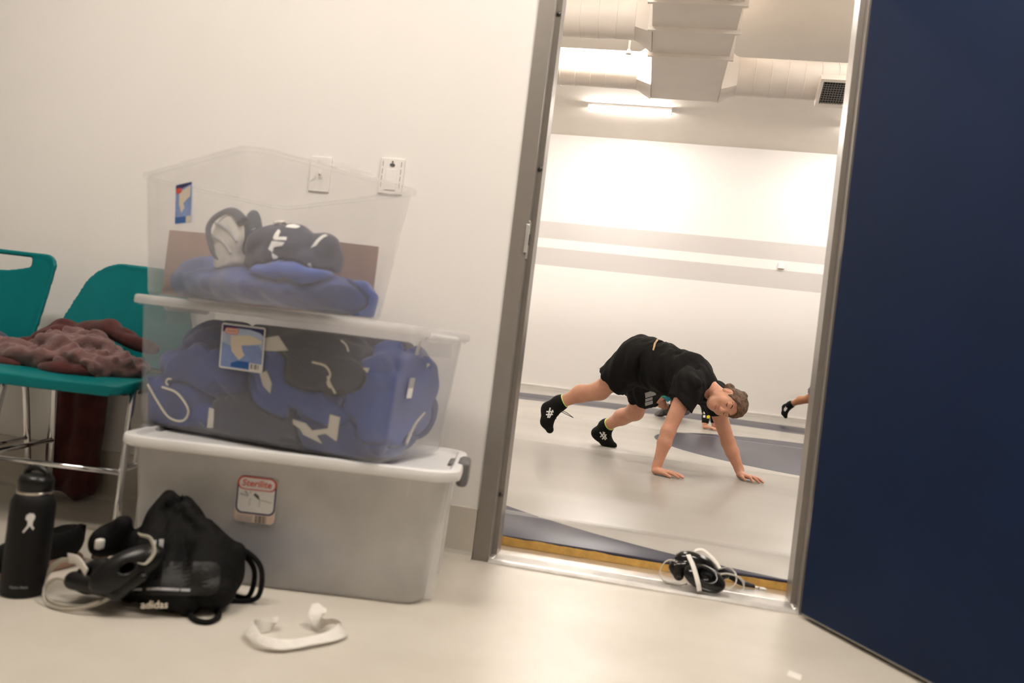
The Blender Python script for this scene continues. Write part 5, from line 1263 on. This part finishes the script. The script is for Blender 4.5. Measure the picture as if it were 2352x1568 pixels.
def collar_mesh(s):
    an = J['an'+s]; leg = unit(J['ca'+s]-an); u = unit(np.cross(leg, (0, 1, 0.3))); v_ = np.cross(leg, u)
    return tube([an+leg*0.042+(u*math.cos(a)+v_*math.sin(a))*0.0425 for a in np.linspace(0, 2*PI, 12, endpoint=False)], 0.0042, 7, 4, True)
def stripe_logo(s):
    """white crossed stripes on the side of the shoe"""
    an, he, ba, to = [J[k+s] for k in ('an', 'heel', 'ball', 'toe')]
    view = unit(np.array([0.08, -1.0, 0.05])); fd = unit(ba-he); fd = unit(fd-view*(fd@view)); upv = np.cross(fd, view); mid = lerp(he, ba, 0.5)+0.2*(an-lerp(he, ba, 0.5))
    if (an-mid)@upv < 0: upv = -upv
    def bar(p, q, w_):
        p, q = np.array(p), np.array(q); n = np.array([-(q-p)[1], (q-p)[0]]); n = n/np.linalg.norm(n)*w_/2
        return [tuple(p-n), tuple(q-n), tuple(q+n), tuple(p+n)]
    P = [bar((-0.034, 0.004), (0.034, -0.008), 0.009), bar((-0.020, 0.022), (0.034, 0.002), 0.008), bar((-0.006, -0.020), (-0.008, 0.028), 0.009), bar((0.014, -0.022), (0.010, 0.024), 0.009)]
    return decal(P, mid, fd, upv, -view, bvh_of(SHOE[s]), 0.0012, 0.0012, 2)
def lace_meshes(s):
    an, ba = J['an'+s], J['ball'+s]; view = np.array([0.08, -1.0, 0.05]); out = []
    fwd = unit(np.cross(unit(ba-an), (0, 1, 0))); he = J['heel'+s]
    if (ba-he)@fwd < 0 and s == 'R': fwd = -fwd
    if s == 'R': fwd = unit((0.9, -0.35, -0.1))
    else: fwd = unit((0.55, -0.55, 0.6))
    for k in range(4):
        c = lerp(an, ba, 0.15+0.2*k)+fwd*0.040; w_ = np.array([0.25, -0.9, 0.1])*0.018
        out.append(tube([c-w_, c+fwd*0.008, c+w_], 0.0028, 6, 3))
    return out
def hair_mesh():
    S = SDF(0.0042, 0.012)
    S.ell(hp(0, 0.037, -0.016), (0.081, 0.096, 0.099), HB, 0.012)
    S.ell(hp(0, 0.060, 0.035), (0.062, 0.060, 0.052), HB, 0.02)
    # clear the face, the ears and the neck
    S.ell(hp(0, -0.060, 0.075), (0.085, 0.125, 0.070), HB, 0.010, 's')
    S.ell(hp(0, -0.085, -0.01), (0.11, 0.080, 0.080), HB, 0.010, 's')
    for s in (-1, 1): S.ell(hp(s*0.080, -0.014, 0.000), (0.020, 0.038, 0.030), HB, 0.006, 's')
    for k in range(11):      # braid along the side of the head
        t = k/10; a = math.radians(20+150*t)
        S.ell(hp(0.050+0.012*math.sin(PI*t), 0.045+0.052*math.sin(a)*1.05, 0.062*math.cos(a)-0.01), (0.012, 0.0125, 0.010), HB, 0.004)
    S.ell(hp(0.055, 0.010, -0.085), (0.028, 0.028, 0.024), HB, 0.01)
    return S.mesh(folds(0.0035, 130, 83, 3), 0)
HAIR = hair_mesh()
bodyb = bvh_of(BODY)
def face_bits():
    out = []
    for s in (-1, 1):
        pts = [hp(s*(0.016+0.032*t), 0.019+0.007*math.sin(PI*t*0.8), 0.10) for t in np.linspace(0, 1, 5)]
        def drop(p, off):
            h_, _, _, _ = bodyb.ray_cast(Vector(p+HF*0.05), Vector(-HF), 0.2); return np.array(h_)+HF*off if h_ is not None else p-HF*0.02
        out.append(('eyebrow', tube([drop(p, 0.001) for p in pts], [0.0016, 0.0030, 0.0032, 0.0026, 0.0012], 6, 3), 'lash'))
        pts = [hp(s*(0.020+0.023*t), -0.0035-0.0035*math.sin(PI*t), 0.10) for t in np.linspace(0, 1, 5)]
        out.append(('eyelash', tube([drop(p, 0.0005) for p in pts], [0.0010, 0.0019, 0.0021, 0.0018, 0.0010], 6, 3), 'lash'))
    pts = [hp(-0.020+0.040*t, -0.0635+0.002*abs(t-0.5), 0.12) for t in np.linspace(0, 1, 5)]
    out.append(('lips', tube([drop(p, -0.0012) for p in pts], [0.0015, 0.0045, 0.0050, 0.0045, 0.0015], 8, 3), 'skin_pink'))
    return out
PBASE = np.array([0.0, 5.2, MATZ])
def make_person(lab):
    r = thing('person', lab, 'person', tuple(PBASE), 0, 'athletes crawling on the mats')
    obj('body', BODY, 'skin', r, True, world=True)
    sh = obj('t_shirt', SHIRT, 'black_cloth', r, True, world=True, label='black short sleeved t-shirt')
    so = obj('shorts', SHORTS, 'black_cloth', r, True, world=True, label='black athletic shorts')
    d = unit(J['chest']-J['pelv']); top = lerp(J['pelv'], J['waist'], 0.42)
    for s in 'RL':
        q = obj('shoe', SHOE[s], 'black_cloth', r, True, world=True, label='black ankle high wrestling shoe')
        obj('sole', SOLE[s], 'neon', q, True, world=True)
        obj('shoe_collar', collar_mesh(s), 'neon', q, True, world=True)
        obj('stripe_logo', stripe_logo(s), 'print_white', q, False, world=True)
        for l in lace_meshes(s): obj('lace', l, 'black_rubber', q, True, world=True)
        if s == 'R':
            a = lerp(J['anR'], J['ballR'], 0.30)+np.array([0.030, -0.030, 0.0])
            for k in range(2): obj('loose_lace', tube([a+np.array([0, 0, -k*0.006]), a+np.array([0.05, -0.01, -0.012-k*0.012]), a+np.array([0.10, -0.015, -0.040])], 0.0022, 6, 5), 'black_rubber', q, True, world=True)
    obj('hair', HAIR, 'hair_brown', r, True, world=True, label='short brown hair braided along the side')
    for nm, vf, m in face_bits(): obj(nm, vf, m, r, True, world=True)
    return r
P1 = make_person('person in black t-shirt and shorts crawling on hands and feet on the grey mat')
# print on the shorts of the first athlete
sb = bvh_of(SHORTS); so1 = [c for c in P1.children if c.name.startswith('shorts')][0]
vw = unit((0.03, -1.0, 0.0)); ux = unit((0.90, 0.05, 0.42)); uz = unit((-0.42, 0, 0.90))
lt = [[(-0.042, 0.012), (0.030, 0.012), (0.034, 0.048), (-0.036, 0.048)], [(-0.050, -0.012), (0.0, -0.012), (0.004, 0.006), (-0.046, 0.006)], [(-0.060, -0.040), (-0.006, -0.042), (-0.002, -0.018), (-0.054, -0.016)]]
for q in lt:
    try: obj('print_patch', decal([q], np.array([0.075, 5.2, 0.455]), ux, uz, -vw, sb, 0.002, 0.001, 3), 'print_grey', so1, world=True, label='pale printed block on the shorts leg')
    except Exception as ex: print('print', ex)
def copy_person(src, lab, loc, ang, mats, drop=()):
    r = src.copy(); COL.objects.link(r); r.location = loc; r.rotation_euler = (0, 0, ang); r['label'] = lab
    def rec(o, par):
        for ch in [c for c in o.children]:
            nm = ch.name.split('.')[0]
            if nm in drop: continue
            c = ch.copy(); COL.objects.link(c); c.parent = par
            if 'label' in c: del c['label']
            if nm in mats:
                c.material_slots[0].link = 'OBJECT'; c.material_slots[0].material = MATS[mats[nm]]
            rec(ch, c)
    rec(src, r)
    return r
P3 = copy_person(P1, 'athlete in grey shorts by the far wall, mostly hidden by the door frame', (2.55, 11.69, MATZ), math.radians(-25), {'shorts': 'cloth_grey', 't_shirt': 'cloth_grey', 'body': 'skin_tan', 'hair': 'hair_dark', 'sole': 'black_rubber', 'shoe_collar': 'cloth_grey'}, ('print_patch', 'loose_lace'))

PJ2 = {'head': (0.8, 9.166, 0.419), 'neck0': (0.655, 9.323, 0.524), 'neck1': (0.744, 9.257, 0.473), 'shR': (0.602, 9.182, 0.482), 'elR': (0.718, 9.052, 0.268), 'wrR': (0.714, 8.992, 0.102), 'shL': (0.719, 9.456, 0.478), 'elL': (0.831, 9.426, 0.252), 'wrL': (0.845, 9.379, 0.096), 'chest': (0.553, 9.478, 0.558), 'waist': (0.453, 9.714, 0.562), 'pelv': (0.374, 9.955, 0.527), 'hipR': (0.371, 9.884, 0.443), 'knR': (0.171, 9.923, 0.266), 'caR': (0.248, 10.038, 0.217), 'anR': (0.332, 10.154, 0.162), 'heelR': (0.393, 10.215, 0.117), 'ballR': (0.261, 10.173, 0.086), 'toeR': (0.186, 10.14, 0.072), 'hipL': (0.451, 10.07, 0.448), 'knL': (0.417, 9.965, 0.248), 'caL': (0.48, 10.128, 0.221), 'anL': (0.535, 10.289, 0.176), 'heelL': (0.585, 10.349, 0.146), 'ballL': (0.489, 10.282, 0.104), 'toeL': (0.434, 10.222, 0.089)}
# --- second athlete: crouched crawl further back, seen between the limbs of the first one
J = {k: np.array(v) for k, v in PJ2.items()}
HU = unit((0.80, -0.55, -0.25)); HF = np.array([0.2, -0.3, -0.9]); HF = unit(HF-HU*(HF@HU)); HE = np.cross(HF, HU); HB = np.array([HE, HU, HF]).T; HC = J['head']
def pal(w_, dirv):
    w_ = np.array([w_[0], w_[1], 0.072]); d = unit((*dirv, 0)); n = np.array([-d[1], d[0], 0]); k = [w_+d*0.085+n*(0.033-0.022*i) for i in range(4)]
    t = [w_+d*(0.15, 0.165, 0.16, 0.14)[i]+n*(0.046-0.030*i)+np.array([0, 0, -0.0185]) for i in range(4)]
    return dict(heel=tuple(w_), kn=k, tip=t, th=[w_+d*0.03+n*0.03, w_+d*0.055+n*0.052+np.array([0, 0, -0.01]), w_+d*0.085+n*0.066+np.array([0, 0, -0.0175])])
HANDS = {'R': pal(J['wrR'], (0.9, -0.45)), 'L': pal(J['wrL'], (0.9, -0.3))}
P2 = thing('person', 'second athlete in black long sleeves crouching on the mat behind the first one', 'person', (0.45, 9.4, MATZ), 0, 'athletes crawling on the mats')
B2V = body_mesh(); S2V, T2V = shirt_mesh(), shorts_mesh()
obj('body', B2V, 'skin', P2, True, world=True)
ts2 = obj('long_sleeved_shirt', S2V, 'black_cloth', P2, True, world=True, label='black shirt with yellow and white print')
obj('shorts', T2V, 'cloth_teal', P2, True, world=True, label='teal and green shorts')
for s in 'RL':
    sl = SDF(0.006, 0.02).cap(J['sh'+s], J['el'+s], 0.068, 0.052).cap(J['el'+s], lerp(J['el'+s], J['wr'+s], 0.85), 0.052, 0.040).mesh(folds(0.004, 60, 91))
    so_ = obj('sleeve', sl, 'black_cloth', ts2, True, world=True)
    if s == 'R':
        bs = bvh_of(sl); oo = lerp(J['elR'], J['wrR'], 0.35); vd_ = np.array([0.08, -1, 0.02])
        for q, m in (([(-0.030, 0.035), (-0.008, 0.035), (-0.010, 0.058), (-0.028, 0.058)], 'print_white'), ([(-0.034, 0.0), (-0.010, 0.0), (-0.010, 0.024), (-0.032, 0.024)], 'print_white'), ([(-0.036, -0.040), (-0.012, -0.040), (-0.012, -0.014), (-0.034, -0.014)], 'print_white'),
                     ([(0.002, -0.045), (0.040, -0.045), (0.045, 0.030), (0.004, 0.055)], 'print_yellow')):
            obj('sleeve_print', decal([q], oo, (1, 0, 0), (0, 0, 1), -vd_, bs, 0.002, 0.001, 2), m, P2, world=True)
    q = obj('shoe', shoe_mesh(s), 'print_dark', P2, True, world=True)
    pad = SDF(0.006, 0.01).ell(lerp(J['kn'+s], J['ca'+s], 0.1)+np.array([-0.02, 0, -0.045]), (0.058, 0.062, 0.055)).mesh()
    obj('knee_pad', pad, 'black_cloth', P2, True, world=True)
sbv = bvh_of(T2V)
obj('shorts_panel', decal([[(-0.06, -0.05), (0.0, -0.06), (0.01, 0.05), (-0.05, 0.06)]], lerp(J['hipR'], J['knR'], 0.45), (1, 0, 0), (0, 0, 1), (0, 1, 0), sbv, 0.002, 0.001, 2), 'cloth_green', P2, world=True)
bs = bvh_of(S2V)
obj('shirt_print', decal([[(-0.05, -0.05), (0.02, -0.06), (0.04, 0.02), (-0.03, 0.04)]], lerp(J['waist'], J['chest'], 0.3)+np.array([-0.05, 0, -0.06]), (1, 0, 0), (0, 0, 1), (0, 1, 0), bs, 0.002, 0.001, 2), 'print_yellow', P2, world=True)
obj('hair', hair_mesh(), 'hair_dark', P2, True, world=True)
WAIST_PT = (0.051, 5.079, 0.805)
# --- thin tan strip showing where the first athlete's t-shirt has ridden up over the shorts
cb = bvh_of(join(SHIRT, SHORTS))
cres = [(0.030, 0.052), (0.006, 0.036), (-0.014, 0.004), (-0.022, -0.040), (-0.013, -0.042), (-0.003, 0.000), (0.014, 0.030), (0.034, 0.047)]
obj('waist_gap', decal([cres], WAIST_PT, (1, 0.1, 0), (0, 0, 1), (-0.06, 1, 0), cb, 0.0015, 0.001, 4), 'waistband', P1, world=True, label='thin tan strip between t-shirt and shorts')
